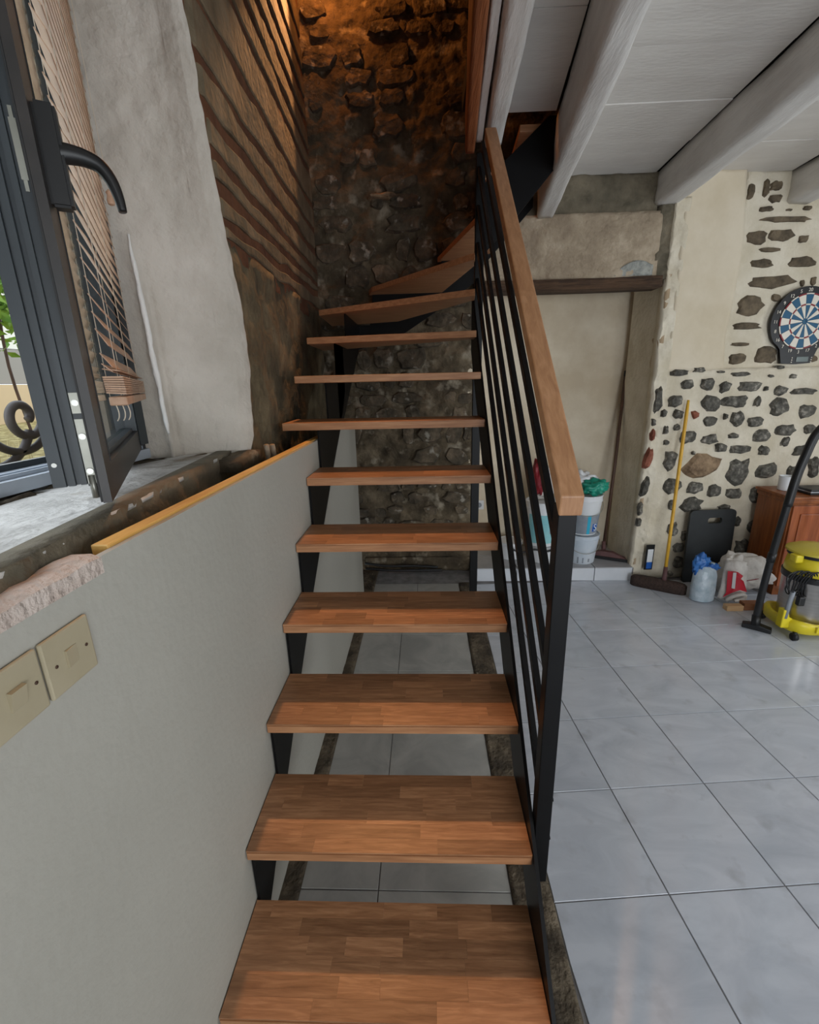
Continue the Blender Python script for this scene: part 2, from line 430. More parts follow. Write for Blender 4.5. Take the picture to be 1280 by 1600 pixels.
for i in range(-4, 10):
    for j in range(-9, 8):
        q = [G(i, j), G(i+1, j), G(i+1, j+1), G(i, j+1)]
        for h in ((-1, 0, -0.932), (1, 0, 5.18), (0, -1, 3.4), (0.0, 1, 2.93)):
            if len(q) >= 3: q = clip(q, *h)
        # keep in front of the alcove step and the stone wall
        if len(q) >= 3: q = clip(q, -0.06, 1.0, 2.93-0.06*2.0)
        if len(q) >= 3:
            ar = abs(sum(q[k][0]*q[(k+1) % len(q)][1]-q[(k+1) % len(q)][0]*q[k][1] for k in range(len(q))))/2
            if ar > 0.004: tile(q, 0.0, M['tile'], floor)
xs = [(0.066, 0.338), (0.338, 0.746), (0.746, 0.800)]
ys = [1.66+GS*k for k in range(-5, 4)]
for k in range(len(ys)-1):
    sh = 0.0 if ys[k] < 2.4 else 0.1
    for a, b in ((0.066, 0.338+sh), (0.338+sh, 0.795)):
        tile([(a, ys[k]), (b, ys[k]), (b, min(ys[k+1], 3.17)), (a, min(ys[k+1], 3.17))], 0.0, M['tile_dusty_shaded'], floor)
rough_sheet('mortar_strip', lambda u, v: (-0.08+0.148*u, -0.5+3.68*v, 0.004), 8, 120, 0.008, 14, M['mortar_dark'], floor, 0.05, (0, 0, 1), 1)
rough_sheet('mortar_strip', lambda u, v: (0.797+0.133*u, -0.6+3.5*v, 0.004), 8, 120, 0.007, 14, M['mortar_dark'], floor, 0.05, (0, 0, 1), 7)

# ------------------------------------------------------------------ half-height partition on the left
part = tag(box('wall_partition', -0.055, 0.0, -1.6, 2.65, -0.1, 1.40, M['paint']), 'smooth painted half-height partition wall beside the stairs', kind='structure')
# top of the plaster: irregular broken edge near the window, straight further on
R = random.Random(3)
def top_strip(y0, y1, n, jag, name, mat, zt):
    verts = []; faces = []
    for k in range(n+1):
        y = y0+(y1-y0)*k/n
        zf = zt+(R.random()-.5)*jag*0.35; xb = -0.052+(R.random()-.5)*jag
        verts += [(0.0, y, 1.40), (0.0, y, zf-0.003*R.random()), (-0.014-R.random()*jag*.4, y, zf+0.003+R.random()*jag*.2), (xb, y, zf+jag*.3*R.random()), (xb, y, 1.40)]
    for k in range(n):
        for i in range(5):
            a = k*5+i; b = k*5+(i+1) % 5; faces.append((a, b, b+5, a+5))
    faces.append((0, 1, 2, 3, 4)); faces.append(tuple(n*5+i for i in range(5)))
    return mesh(name, verts, faces, mat, part)
top_strip(-1.6, -0.03, 46, 0.016, 'broken_plaster_edge', M['plaster_pink'], 1.428)
mesh('coping_strip', [(0, -0.03, 1.40), (0, 2.65, 1.40), (-.012, 2.65, 1.40), (-.012, -0.03, 1.40), (0, -0.03, 1.428), (0, 2.65, 1.43), (-.012, 2.65, 1.43), (-.012, -0.03, 1.428)], BF, M['paint'], part)
for a, b in ((0.005, 0.865), (0.868, 1.47), (1.473, 2.65)):
    bm = bmesh.new(); bm_box(bm, -0.043, -0.0125, a, b, 1.395, 1.434)
    bmesh.ops.bevel(bm, geom=bm.edges[:], offset=0.002, segments=1, affect='EDGES')
    from_bm('pine_batten', bm, M['yellow_wood'], part)

# ------------------------------------------------------------------ outer left wall with the window opening
def je(z):
    e = 1.035+0.075*math.exp(-((z-1.86)/0.30)**2)-0.115*max(0, min(z, 2.95)-2.0)/0.75
    return e
XW = lambda y: -0.186-0.0650*(y-1.2)
wl = tag(boxes('wall_left', [(-0.66, -0.22, -3.5, 0.90, -0.1, 1.40), (-0.66, -0.22, -3.5, -0.75, 1.40, 3.3), (-0.66, -0.22, -3.5, 0.86, 3.3, 5.4),
                             (-0.66, -0.42, 1.03, 3.6, -0.1, 5.4), (-0.66, -0.52, 0.80, 1.04, 1.40, 3.3), (-0.66, -0.53, -0.75, 0.80, 2.86, 3.3), (-0.42, -0.24, 0.86, 1.03, 3.3, 5.4)], M['rubble']), 'thick old outer wall on the left with the window embrasure', kind='structure')
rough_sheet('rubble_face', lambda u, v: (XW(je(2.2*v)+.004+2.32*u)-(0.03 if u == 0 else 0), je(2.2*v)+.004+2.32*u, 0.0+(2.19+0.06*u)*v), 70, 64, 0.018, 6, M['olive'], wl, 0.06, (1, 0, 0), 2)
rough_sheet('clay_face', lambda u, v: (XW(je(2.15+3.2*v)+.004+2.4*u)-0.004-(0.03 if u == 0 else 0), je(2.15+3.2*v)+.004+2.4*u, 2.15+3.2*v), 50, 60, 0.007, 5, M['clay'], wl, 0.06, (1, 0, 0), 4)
def lath(ya, yb, za0, za1, zb0, zb1, d, mat, seed):
    Rr = random.Random(seed); n = 26; verts = []; faces = []
    for k in range(n+1):
        t = k/n; y = ya+(yb-ya)*t
        zl = za0+(zb0-za0)*t+0.020*fbm((y, seed, 0), 3); zh = za1+(zb1-za1)*t+0.020*fbm((y, seed+9, 0), 3)
        zh = max(zh, zl+0.02)
        x = XW(y)+d+0.006*fbm((y, seed, 3), 5)-(0.03 if k == 0 else 0)
        verts += [(x-0.06, y, zl), (x-0.004, y, zl), (x, y, zl+0.006), (x, y, zh-0.006), (x-0.004, y, zh), (x-0.06, y, zh)]
    for k in range(n):
        for i in range(6): faces.append((k*6+i, k*6+(i+1) % 6, (k+1)*6+(i+1) % 6, (k+1)*6+i))
    faces.append(tuple(range(6))); faces.append(tuple(n*6+i for i in range(6)))
    return mesh('lath', verts, faces, mat, wl, smooth=False)
LATHS = [(0.92, 3.16, 2.195, 2.224, 2.268, 2.345), (0.92, 3.16, 2.262, 2.318, 2.395, 2.425), (0.92, 3.16, 2.362, 2.412, 2.462, 2.512), (0.90, 3.16, 2.455, 2.525, 2.552, 2.640), (0.90, 3.16, 2.575, 2.655, 2.690, 2.800),
         (0.90, 3.16, 2.690, 2.830, 2.840, 2.960), (1.0, 3.17, 2.875, 3.05, 3.0, 3.17), (1.3, 3.17, 3.09, 3.19, 3.22, 3.30), (1.3, 3.17, 3.23, 3.30, 3.35, 3.46),
         (1.4, 3.17, 3.34, 3.44, 3.52, 3.60), (1.4, 3.17, 3.48, 3.60, 3.66, 3.76), (1.4, 3.17, 3.65, 3.78, 3.82, 3.95), (1.4, 3.17, 3.83, 3.98, 4.0, 4.15)]
for k, t in enumerate(LATHS): lath(je(t[2])+.006, *t[1:], 0.006, M['lath_grey'], 20+k)
# plastered jamb of the window embrasure, wrapping onto the wall face
prof = [(-0.62, 0.80), (-0.47, 0.868), (-0.40, 0.90), (-0.33, 0.935), (-0.275, 0.963), (-0.235, 0.98), (-0.208, 0.99), (-0.182, 1.00), (-0.162, 1.02), (-0.152, 1.04)]
verts = []; faces = []; nz_ = 100; nsub = 9
zs = [1.445+1.88*k/nz_ for k in range(nz_+1)]
def prof_at(t):
    i = min(int(t), len(prof)-2); f = t-i
    return Vector((prof[i][0]*(1-f)+prof[i+1][0]*f, prof[i][1]*(1-f)+prof[i+1][1]*f))
NP = (len(prof)-1)*nsub
for z in zs:
    lean = -0.03*max(0, (z-1.9))/0.85      # the plaster bellies and leans towards the top
    edge = je(z)+0.008*fbm((0, 0, z), 9)
    if z < 1.50: edge -= (1.50-z)*0.8
    for k in range(NP+1):
        p = prof_at(k/nsub); q = Vector((p.x, p.y, z))
        t = k/NP
        nrm = Vector((0.5, -0.87, 0)) if t < 0.6 else Vector((0.9, -0.3, 0))
        d = 0.006*fbm(q, 4)+0.005*fbm(q, 16)
        cc = 2.08-0.20*math.sin((z-1.5)*2.6)+0.06*fbm((1, 2, z), 6)
        rid = (0.026*math.exp(-((k/nsub-cc)/0.13)**2)-0.010*math.exp(-((k/nsub-cc-0.30)/0.12)**2))*max(0.0, min(1.0, (2.15-z)*5))
        q = q+nrm*(d+rid)
        q.y += lean*(0.6+0.4*t)
        if t > 0.2: q.y += (edge-1.04-lean)*(t-0.2)/0.8
        verts.append(q)
    verts.append(Vector((-0.26, verts[-1].y+0.002, z)))
Wd = NP+2
for j in range(nz_):
    for i in range(Wd-1): faces.append((j*Wd+i, j*Wd+i+1, (j+1)*Wd+i+1, (j+1)*Wd+i))
k0 = len(verts); verts += [Vector((-0.62, 1.02, zs[0])), Vector((-0.62, 1.02, zs[-1]))]
for j in range(nz_): pass
faces.append(tuple([i for i in range(Wd)]+[k0])); faces.append(tuple([nz_*Wd+i for i in range(Wd)]+[k0+1]))
mesh('plaster_jamb', verts, faces, M['plaster'], wl, smooth=True)
# white bead down the jamb ridge; its colour stands in for window light
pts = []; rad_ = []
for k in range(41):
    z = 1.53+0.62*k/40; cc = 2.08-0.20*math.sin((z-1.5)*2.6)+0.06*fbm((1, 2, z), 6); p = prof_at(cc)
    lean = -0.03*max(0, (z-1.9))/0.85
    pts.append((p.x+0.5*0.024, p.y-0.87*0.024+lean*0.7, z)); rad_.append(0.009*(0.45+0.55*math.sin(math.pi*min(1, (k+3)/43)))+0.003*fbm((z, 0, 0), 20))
tube('lit_ridge_bead', pts, rad_, M['lit_ridge'], wl, 10)
# window sill and its crumbling front edge
def sillP(u, v):
    y = -1.4+2.38*u
    xf = -0.072-0.148*max(-0.2, y)
    return (-0.50+(xf+0.50)*v, y, 1.452-0.012*(1-v))
rough_sheet('sill_slab', sillP, 70, 14, 0.005, 8, M['sill'], wl, 0.012, (0, 0, 1), 11)
rough_sheet('sill_front', lambda u, v: (sillP(u, 1)[0]+0.010-0.008*v, sillP(u, 1)[1], 1.425+0.030*v-0.17*(1-v)*max(0.0, min(1.0, (sillP(u, 1)[1]+0.02)*30))), 110, 10, 0.013, 24, M['concrete_dark'], wl, 0.05, (1, 0, 0), 13)
rough_sheet('sill_stone', lambda u, v: (-0.50+0.38*u, 0.83+0.20*v-0.04*(1-u), 1.438+.01*v), 18, 8, 0.018, 18, M['rubble'], wl, 0.04, (0, 0, 1), 15)
rough_sheet('broken_bed', lambda u, v: (-0.56+0.14*u, -0.75+1.30*v, 1.446), 6, 40, 0.022, 20, M['rubble'], wl, 0.03, (0, 0, 1), 17)

for dx, dy, l_ in ((0.0, 0.0, .05), (.012, .035, .035)):
    tube('pipe_stub', [(-0.115+dx, 1.10+dy, 1.40), (-0.115+dx, 1.085+dy, 1.445+l_*.3)], 0.011, M['concrete'], wl, 10)

# ------------------------------------------------------------------ back stone wall of the stairwell
YB = 3.19
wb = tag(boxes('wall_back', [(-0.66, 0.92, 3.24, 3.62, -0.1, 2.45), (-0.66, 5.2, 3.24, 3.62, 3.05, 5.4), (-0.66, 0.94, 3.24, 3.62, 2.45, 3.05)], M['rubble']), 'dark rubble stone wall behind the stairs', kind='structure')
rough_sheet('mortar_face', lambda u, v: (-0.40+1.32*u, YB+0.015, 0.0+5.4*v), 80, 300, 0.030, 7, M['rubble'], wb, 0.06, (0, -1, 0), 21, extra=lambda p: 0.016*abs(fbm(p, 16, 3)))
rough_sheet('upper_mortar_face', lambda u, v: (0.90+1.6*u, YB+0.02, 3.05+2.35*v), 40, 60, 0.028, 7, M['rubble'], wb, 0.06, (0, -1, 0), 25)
PB = lambda u, z, d: Vector((u, YB-d, z))
R = random.Random(11); z = 0.06; sd = 100
while z < 4.6:
    h = 0.085+0.10*R.random(); x = -0.34+0.1*R.random()
    while x < 0.86:
        w = 0.10+0.19*R.random()
        if x+w > 0.93: w = 0.93-x
        if R.random() < 0.66 and w > 0.06 and (z > 0.12):
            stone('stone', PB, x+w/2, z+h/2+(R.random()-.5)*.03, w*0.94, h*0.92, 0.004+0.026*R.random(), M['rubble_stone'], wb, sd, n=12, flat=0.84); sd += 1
        x += w+0.012
    z += h+0.012
stone('ledge_stone', PB, 0.22, 3.03, 0.24, 0.035, 0.08, M['stone_tan'], wb, 5)
rough_sheet('base_mortar', lambda u, v: (-0.05+0.97*u, YB-0.02, 0.0+0.13*v), 30, 6, 0.010, 12, M['rubble'], wb, 0.03, (0, -1, 0), 3)
tube('old_cable', spline([(-.05, 3.12, .10), (.15, 3.11, .075), (.4, 3.12, .07), (.62, 3.12, .055)], 6), 0.012, M['black_rubber'], wb, 8)
tube('old_cable', spline([(-.04, 3.10, .055), (.2, 3.09, .04), (.5, 3.10, .035), (.66, 3.11, .03)], 6), 0.012, M['black_rubber'], wb, 8)

# ------------------------------------------------------------------ alcove, lintel and concrete above it
wa = tag(box('wall_alcove', 0.90, 2.60, 3.50, 3.62, -0.1, 3.05, M['alcove']), 'cream plastered back of the alcove behind the stairs', kind='structure')
rough_sheet('back_plaster', lambda u, v: (0.93+1.42*u, 3.49, 0.1+2.32*v), 30, 40, 0.006, 3, M['alcove'], wa, 0.03, (0, -1, 0), 31)
rough_sheet('reveal_plaster', lambda u, v: (2.292, 2.955+0.55*u, 0.0+2.40*v), 20, 60, 0.012, 5, M['reveal'], wa, 0.03, (-1, 0, 0), 33)
box('pier_side', 0.88, 0.925, 3.22, 3.52, 0.0, 2.4, M['alcove'], wa)
rough_sheet('concrete_face', lambda u, v: (0.93+1.28*u, 2.955, 2.385+0.42*v), 50, 18, 0.012, 9, M['concrete'], wa, 0.5, (0, -1, 0), 35)
rough_sheet('dark_masonry', lambda u, v: (0.93+1.24*u, 2.972, 2.79+0.255*v), 50, 12, 0.016, 9, M['concrete_dark'], wa, 0.5, (0, -1, 0), 37)
rough_sheet('cement_patch', lambda u, v: (1.955+0.22*u-0.05*(1-v)*(1-u), 2.945, 2.395+0.10*v*(0.6+0.4*math.sin(3*u))), 16, 8, 0.008, 14, M['cement_patch'], wa, 0.02, (0, -1, 0), 39)
rough_sheet('timber_lintel', lambda u, v: (0.93+1.32*u, 2.935, 2.315+0.02*u*(u-1)+0.075*v), 60, 6, 0.014, 6, M['lintel'], wa, 0.16, (0, -1, 0), 41)
rough_sheet('end_masonry', lambda u, v: (2.19+0.10*u, 2.965, 2.37+0.50*v), 8, 24, 0.02, 12, M['concrete_dark'], wa, 0.4, (0, -1, 0), 43)
stone('plaster_hole', lambda u, z, d: Vector((2.290-d, u, z)), 3.36, 1.83, 0.09, 0.12, 0.012, M['lintel'], wa, 66, n=9)
step = tag(box('floor_step', 0.93, 2.30, 2.935, 3.52, -0.05, 0.112, M['grout']), 'raised tiled step of the alcove', kind='structure')
for a, b in ((0.935, 1.30), (1.303, 1.632), (1.635, 1.965), (1.968, 2.285)):
    box('riser_tile', a+.0015, b-.0015, 2.922, 2.94, 0.001, 0.116, M['riser_tile'], step, 0.0015, seg=1)
for a, b in ((0.935, 1.30), (1.303, 1.632), (1.635, 1.965), (1.968, 2.29)):
    for c, d in ((2.923, 3.22), (3.223, 3.48)):
        tile([(a, c), (b, c), (b, d), (a, d)], 0.124, M['tile_dim'], step)

# ------------------------------------------------------------------ stone wall with the dartboard
O_ = Vector((2.29, 2.95, 0)); DV = Vector((1, .08, 0)).normalized(); NV = Vector((.08, -1, 0)).normalized()
PW = lambda u, z, d: O_+DV*u+NV*d+Vector((0, 0, z))
wf = tag(mesh('wall_far', [PW(0.0, -0.1, -0.05), PW(2.95, -0.1, -0.05), PW(2.95, 3.05, -0.05), PW(0.0, 3.05, -0.05), PW(0.0, -0.1, -0.45), PW(2.95, -0.1, -0.45), PW(2.95, 3.05, -0.45), PW(0.0, 3.05, -0.45)],
         BF, M['lime']), 'lime-pointed stone wall with the dartboard', kind='structure')
rough_sheet('lower_pointing', lambda u, v: PW(0.06+2.8*u, 0.0+1.735*v, 0.0), 90, 60, 0.014, 5, M['lime'], wf, 0.06, NV, 51)
rough_sheet('recess_pointing', lambda u, v: PW(0.50+2.3*u, 1.70+1.36*v, -0.030), 70, 44, 0.010, 6, M['lime'], wf, 0.04, NV, 53)
def beigeP(u, v):
    z = 1.725+1.32*v
    e = [(1.72, .535), (1.99, .50), (2.3, .525), (2.63, .525), (2.95, .475), (3.1, .46)]
    for k in range(len(e)-1):
        if e[k][0] <= z <= e[k+1][0]:
            t = (z-e[k][0])/(e[k+1][0]-e[k][0]); ur = e[k][1]*(1-t)+e[k+1][1]*t; break
    ul = 0.085-0.03*v
    return PW(ul+(ur-ul)*u, z, 0.002)
rough_sheet('beige_panel', beigeP, 20, 50, 0.006, 4, M['beige'], wf, 0.06, NV, 55)
rough_sheet('corner_plaster', lambda u, v: PW(-0.005+0.10*u, 0.0+2.88*v, 0.006), 10, 140, 0.022, 10, M['lime'], wf, 0.08, NV, 57)
STONES = [(0.646,2.936,0.046,0.124),(0.717,2.954,0.092,0.067),(0.728,2.877,0.104,0.058),(0.672,2.812,0.116,0.034),(0.837,2.804,0.059,0.015),(0.974,2.817,0.07,0.029),(0.838,2.747,0.435,0.04),(0.632,2.636,0.177,0.101),(0.825,2.644,0.202,0.091),(0.991,2.621,0.09,0.051),(0.761,2.554,0.191,0.031),(0.708,2.466,0.204,0.063),(1.019,2.471,0.23,0.084),(0.799,2.344,0.402,0.096),(1.129,2.34,0.049,0.075),(1.046,2.33,0.031,0.054),(0.679,2.185,0.234,0.142),(0.865,2.236,0.074,0.054),(0.683,2.041,0.236,0.056),(0.645,1.912,0.163,0.029),(0.652,1.809,0.152,0.093),(0.876,1.827,0.191,0.128),(1.24,1.797,0.103,0.07),(0.541,2.917,0.058,0.115),(0.177,1.714,0.139,0.047),(0.338,1.732,0.089,0.035),(0.505,1.713,0.064,0.018),(0.668,1.691,0.166,0.036),(0.972,1.737,0.058,0.026),(0.908,1.674,0.045,0.024),(1.09,1.668,0.045,0.036),(0.259,1.627,0.096,0.066),(0.419,1.626,0.102,0.09),(0.563,1.601,0.084,0.09),(0.766,1.6,0.181,0.078),(0.889,1.579,0.032,0.036),(1.02,1.561,0.091,0.073),(1.219,1.553,0.197,0.049),(0.189,1.499,0.103,0.085),(0.466,1.478,0.149,0.116),(0.667,1.49,0.221,0.092),(0.841,1.485,0.046,0.08),(1.04,1.435,0.145,0.124),(1.262,1.396,0.146,0.113),(0.099,1.41,0.045,0.056),(0.219,1.401,0.078,0.068),(0.354,1.393,0.059,0.062),(0.477,1.34,0.131,0.075),(0.712,1.353,0.105,0.119),(0.856,1.324,0.132,0.088),(0.604,1.374,0.024,0.044),(0.218,1.301,0.052,0.05),(0.134,1.278,0.039,0.069),(0.328,1.222,0.132,0.102),(0.503,1.198,0.159,0.077),(0.697,1.222,0.08,0.045),(0.937,1.215,0.147,0.103),(1.123,1.251,0.174,0.096),(1.328,1.258,0.094,0.077),(1.135,1.161,0.067,0.078),(0.204,1.036,0.107,0.17),(0.615,1.125,0.1,0.065),(0.784,1.109,0.175,0.065),(0.975,1.094,0.088,0.079),(1.273,1.089,0.095,0.085),(0.15,1.183,0.039,0.045),(0.385,1.093,0.033,0.033),(0.485,0.985,0.296,0.185),(0.793,0.922,0.191,0.201),(1.036,0.928,0.158,0.114),(1.258,0.914,0.083,0.081),(1.429,0.942,0.083,0.162),(0.255,0.819,0.149,0.129),(0.447,0.806,0.13,0.102),(0.615,0.773,0.117,0.103),(0.797,0.74,0.131,0.083),(0.995,0.726,0.153,0.139),(0.443,0.655,0.179,0.125),(0.723,0.627,0.104,0.049),(0.271,0.662,0.055,0.083),(0.865,0.495,0.042,0.086),(0.309,0.445,0.084,0.115),(0.389,0.28,0.099,0.081),(0.417,0.139,0.093,0.09),(0.346,0.037,0.043,0.038),(1.037,0.443,0.156,0.145),(0.96,0.257,0.129,0.134),(0.416,0.381,0.035,0.087),(0.034,1.515,0.064,0.194),(0.018,1.344,0.032,0.062),(0.027,1.244,0.033,0.089),(0.016,1.058,0.06,0.169),(0.018,0.827,0.061,0.149),(0.001,0.637,0.041,0.111),(0.001,0.525,0.041,0.071)]
for k, (u, z, w, h) in enumerate(STONES):
    mt = M['stone_grey']; base = 0.012
    if k < 24: mt = M['stone_brown']; base = -0.030
    if k == 67: mt = M['stone_tan']
    if k == 46 or k in (90, 91): mt = M['stone_red']
    if k >= 88: base = 0.022
    Pk = (lambda b: (lambda uu, zz, d: PW(uu, zz, d+b)))(base)
    stone('stone', Pk, u, z, w*1.06, h*1.08, 0.014 if k < 24 else 0.016, mt, wf, 300+k, n=13)
R = random.Random(77)
for k in range(70):   # the wall goes on to the right, outside the picture
    u = 1.55+1.3*R.random(); z = 0.1+2.8*R.random()
    stone('stone', lambda uu, zz, d: PW(uu, zz, d+(0.010 if z < 1.73 else -0.03)), u, z, 0.08+0.12*R.random(), 0.06+0.07*R.random(), 0.014, M['stone_grey'], wf, 700+k)

# ------------------------------------------------------------------ rest of the room shell, out of the picture
tag(boxes('wall_right', [(5.18, 5.4, -3.6, -1.0, -0.1, 3.05), (5.18, 5.4, 1.4, 3.7, -0.1, 3.05), (5.18, 5.4, -1.0, 1.4, -0.1, 0.9), (5.18, 5.4, -1.0, 1.4, 2.3, 3.05)], M['paint']), 'plain wall of the room beyond the right of the picture', kind='structure')
tag(boxes('wall_front', [(-0.66, 1.2, -3.75, -3.5, -0.1, 3.05), (4.0, 5.4, -3.75, -3.5, -0.1, 3.05), (1.2, 4.0, -3.75, -3.5, 2.35, 3.05)], M['paint']), 'plain wall of the room behind the camera', kind='structure')

# ------------------------------------------------------------------ ceiling: slab, planks, beams
cl = tag(boxes('ceiling', [(0.74, 5.4, -3.75, 2.20, 3.064, 3.16), (1.33, 5.4, 2.20, 3.24, 3.064, 3.16), (-0.66, 0.74, -3.75, 0.15, 3.064, 3.16),
                           (-0.66, 5.4, -3.75, 3.62, 5.3, 5.4), (5.2, 5.4, -3.75, 3.62, 3.16, 5.3), (-0.66, 5.4, -3.75, -3.6, 3.16, 5.3)], M['dark_gap']), 'white painted plank ceiling on old beams', kind='structure')
# left faces of the beams: the planks stop just short of them, leaving a dark seam
BL = [lambda y: 0.62+0.71*(y+3.5)/6.46, lambda y: 1.98+0.17*(y+3.5)/6.5, lambda y: 3.02+0.08*(y+3.5)/6.56]
def plank(xl, xr, y0, y1, seed):
    Rr = random.Random(seed); zz = CEIL+(Rr.random()-.5)*0.005; a, b = y0+0.002, y1-0.002
    f = lambda q, y: q(y) if callable(q) else q
    prism('plank', [(f(xl, a), a, zz), (f(xr, a), a, zz), (f(xr, b), b, zz), (f(xl, b), b, zz)], (0, 0, 0.020), M['plank'], cl, 0.0015)
bay = [lambda y: BL[0](y)-0.012, lambda y: BL[1](y)-0.014, lambda y: BL[2](y)-0.012]
edges = [1.83-0.34*k for k in range(15, 0, -1)]+[1.83, 2.17]
for k in range(len(edges)-1):
    if edges[k] > 0.1: plank(0.80, bay[0], edges[k], edges[k+1]+(0.012 if k == len(edges)-2 else 0), k)
e2 = [1.73-0.36*k for k in range(14, 0, -1)]+[1.73, 2.14, 2.545, 2.98]
for k in range(len(e2)-1): plank(lambda y: BL[0](y)+0.06, bay[1], e2[k], e2[k+1], 40+k)
e3 = [1.80-0.36*k for k in range(14, 0, -1)]+[1.80, 2.2, 2.60, 3.03]
for k in range(len(e3)-1): plank(lambda y: BL[1](y)+0.08, bay[2], e3[k], e3[k+1], 80+k)
for k in range(len(e2)-1): plank(lambda y: BL[2](y)+0.08, 5.18, e2[k], e2[k+1]+(.12 if k == len(e2)-2 else 0), 120+k)
for k in range(3): plank(-0.60, 0.60+0.02*k, -3.4+1.18*k, -3.4+1.18*(k+1), 160+k)
def beam(name, n0, n1, yn, f0, f1, yf, zbn, zbf, ztop, mat, seed, amp=0.008, nseg=60):
    verts = []; faces = []
    K = [(0, 1.0), (0, .75), (0, .5), (0, .25), (.0, .08), (.10, 0), (.3, 0), (.5, 0), (.7, 0), (.9, 0), (1, .08), (1, .3), (1, .65), (1, 1.0)]
    n = len(K)
    for j in range(nseg+1):
        t = j/nseg; y = yn+(yf-yn)*t
        xl = n0+(f0-n0)*t; xr = n1+(f1-n1)*t; zb = zbn+(zbf-zbn)*t
        for (a, b) in K:
            p = Vector((xl+(xr-xl)*a, y, zb+(ztop-zb)*b))
            q = Vector((p.x, p.y*0.35, p.z))
            p.x += amp*fbm(q+Vector((seed, 0, 0)), 5); p.z += (0 if b == 1 else amp*0.7*fbm(q+Vector((0, 0, seed)), 5))
            verts.append(p)
    for j in range(nseg):
        for i in range(n-1): faces.append((j*n+i, j*n+i+1, (j+1)*n+i+1, (j+1)*n+i))
        faces.append((j*n+n-1, j*n, (j+1)*n, (j+1)*n+n-1))
    faces.append(tuple(range(n))); faces.append(tuple(nseg*n+i for i in range(n)))
    return mesh(name, verts, faces, mat, cl, smooth=True)
beam('beam', 0.745, 0.84, 0.15, 0.856, 0.945, 2.13, 2.875, 2.870, 3.07, M['beam'], 1, 0.010)
beam('trimmer_board', 0.700, 0.742, 0.15, 0.806, 0.846, 2.14, 2.90, 2.90, 3.20, M['beam'], 5, 0.004)
beam('trimmer_board', 0.640, 0.698, 0.15, 0.752, 0.806, 2.16, 2.86, 2.86, 3.20, M['wood_old'], 9, 0.004)
beam('beam', 0.62, 0.72, -3.5, 1.33, 1.45, 2.96, 2.81, 2.782, 3.043, M['beam'], 13, 0.010, 110)
beam('beam', 1.98, 2.12, -3.5, 2.150, 2.31, 3.0, 2.82, 2.84, 3.043, M['beam'], 17, 0.010, 110)
beam('beam', 3.02, 3.16, -3.5, 3.10, 3.26, 3.06, 2.84, 2.84, 3.043, M['beam'], 21, 0.010, 110)
beam('beam', 4.1, 4.24, -3.5, 4.15, 4.29, 3.1, 2.84, 2.84, 3.043, M['beam'], 25, 0.010, 110)

# ------------------------------------------------------------------ staircase
st = tag(root('staircase', (0.4, 0.0, 0.0)), 'quarter-turn open staircase of black steel with oiled wood-block treads and slanted railing', 'staircase')
R = random.Random(5)
for k in range(1, 8):
    y0 = (k-1)*GO; z = k*RI; x0, x1 = 0.003, 0.800
    if k == 7: x0 = -0.157
    stv = k <= 6; tl = 0.004 if stv else 0.0
    bm = bmesh.new(); bm_box(bm, x0, x1, y0, y0+DE, z-TH, z-tl)
    es = [e for e in bm.edges if abs(e.verts[0].co.y-y0) < 1e-6 and abs(e.verts[1].co.y-y0) < 1e-6]
    bmesh.ops.bevel(bm, geom=es, offset=0.003, segments=2, affect='EDGES')
    tr = from_bm('tread', bm, M['tread'], st)
    if stv:
        nr = 6; rw = DE/nr
        for j in range(nr):
            xx = x0; first = True
            while xx < x1-1e-6:
                w = R.uniform(0.10, 0.36)*(R.uniform(.4, 1) if first else 1); first = False
                if x1-(xx+w) < 0.06: w = x1-xx
                g = 0.00015
                box('stave', xx+g, xx+w-g, y0+j*rw+g+(0.0015 if j == 0 else 0), y0+(j+1)*rw-g, z-tl, z, M['stave'], tr)
                xx += w
def slab(poly, k, name='tread'):
    return prism(name, [(x, y, k*RI) for x, y in poly], (0, 0, -TH), M['tread'], st, 0.003)
slab([(0.80, 1.632), (0.80, 1.905), (-0.145, 2.06), (-0.124, 1.601)], 8)
slab([(0.80, 1.870), (0.80, 2.00), (-0.175, 2.55), (-0.150, 2.017)], 9)
slab([(0.797, 1.952), (0.81, 2.10), (0.33, 2.90), (-0.20, 3.06), (-0.172, 2.495)], 10)
slab([(0.81, 2.13), (0.83, 2.26), (0.66, 3.08), (0.10, 3.08), (0.137, 2.955)], 11)
slab([(0.825, 2.275), (0.92, 2.275), (1.0, 2.90), (0.96, 3.10), (0.63, 3.10)], 12)
slab([(0.87, 2.262), (1.14, 2.262), (1.18, 2.90), (0.94, 2.90)], 13)
slab([(1.06, 2.262), (1.318, 2.262), (1.318, 2.90), (1.09, 2.90)], 14)
# left stringer: sawtooth plate against the partition
poly = []
for k in range(1, 9):
    yb = k*GO+0.022; 
    poly.append(((k-1)*GO+0.022, k*RI-TH)); poly.append((yb, k*RI-TH))
poly = [(0.022, 0.005)]+poly
low = [(2.26, 9*RI-0.30), (2.01, 1.423), (1.741, 1.248), (1.423, 1.022), (1.124, 0.798), (0.849, 0.577), (0.596, 0.357), (0.325, 0.115), (0.20, 0.005)]
poly += [(2.02, 8*RI+0.02), (2.02, 9*RI-TH), (2.26, 9*RI-TH)]
prism('stringer', [(0.004, y, z) for y, z in poly+low], (0.008, 0, 0), M['steel'], st)
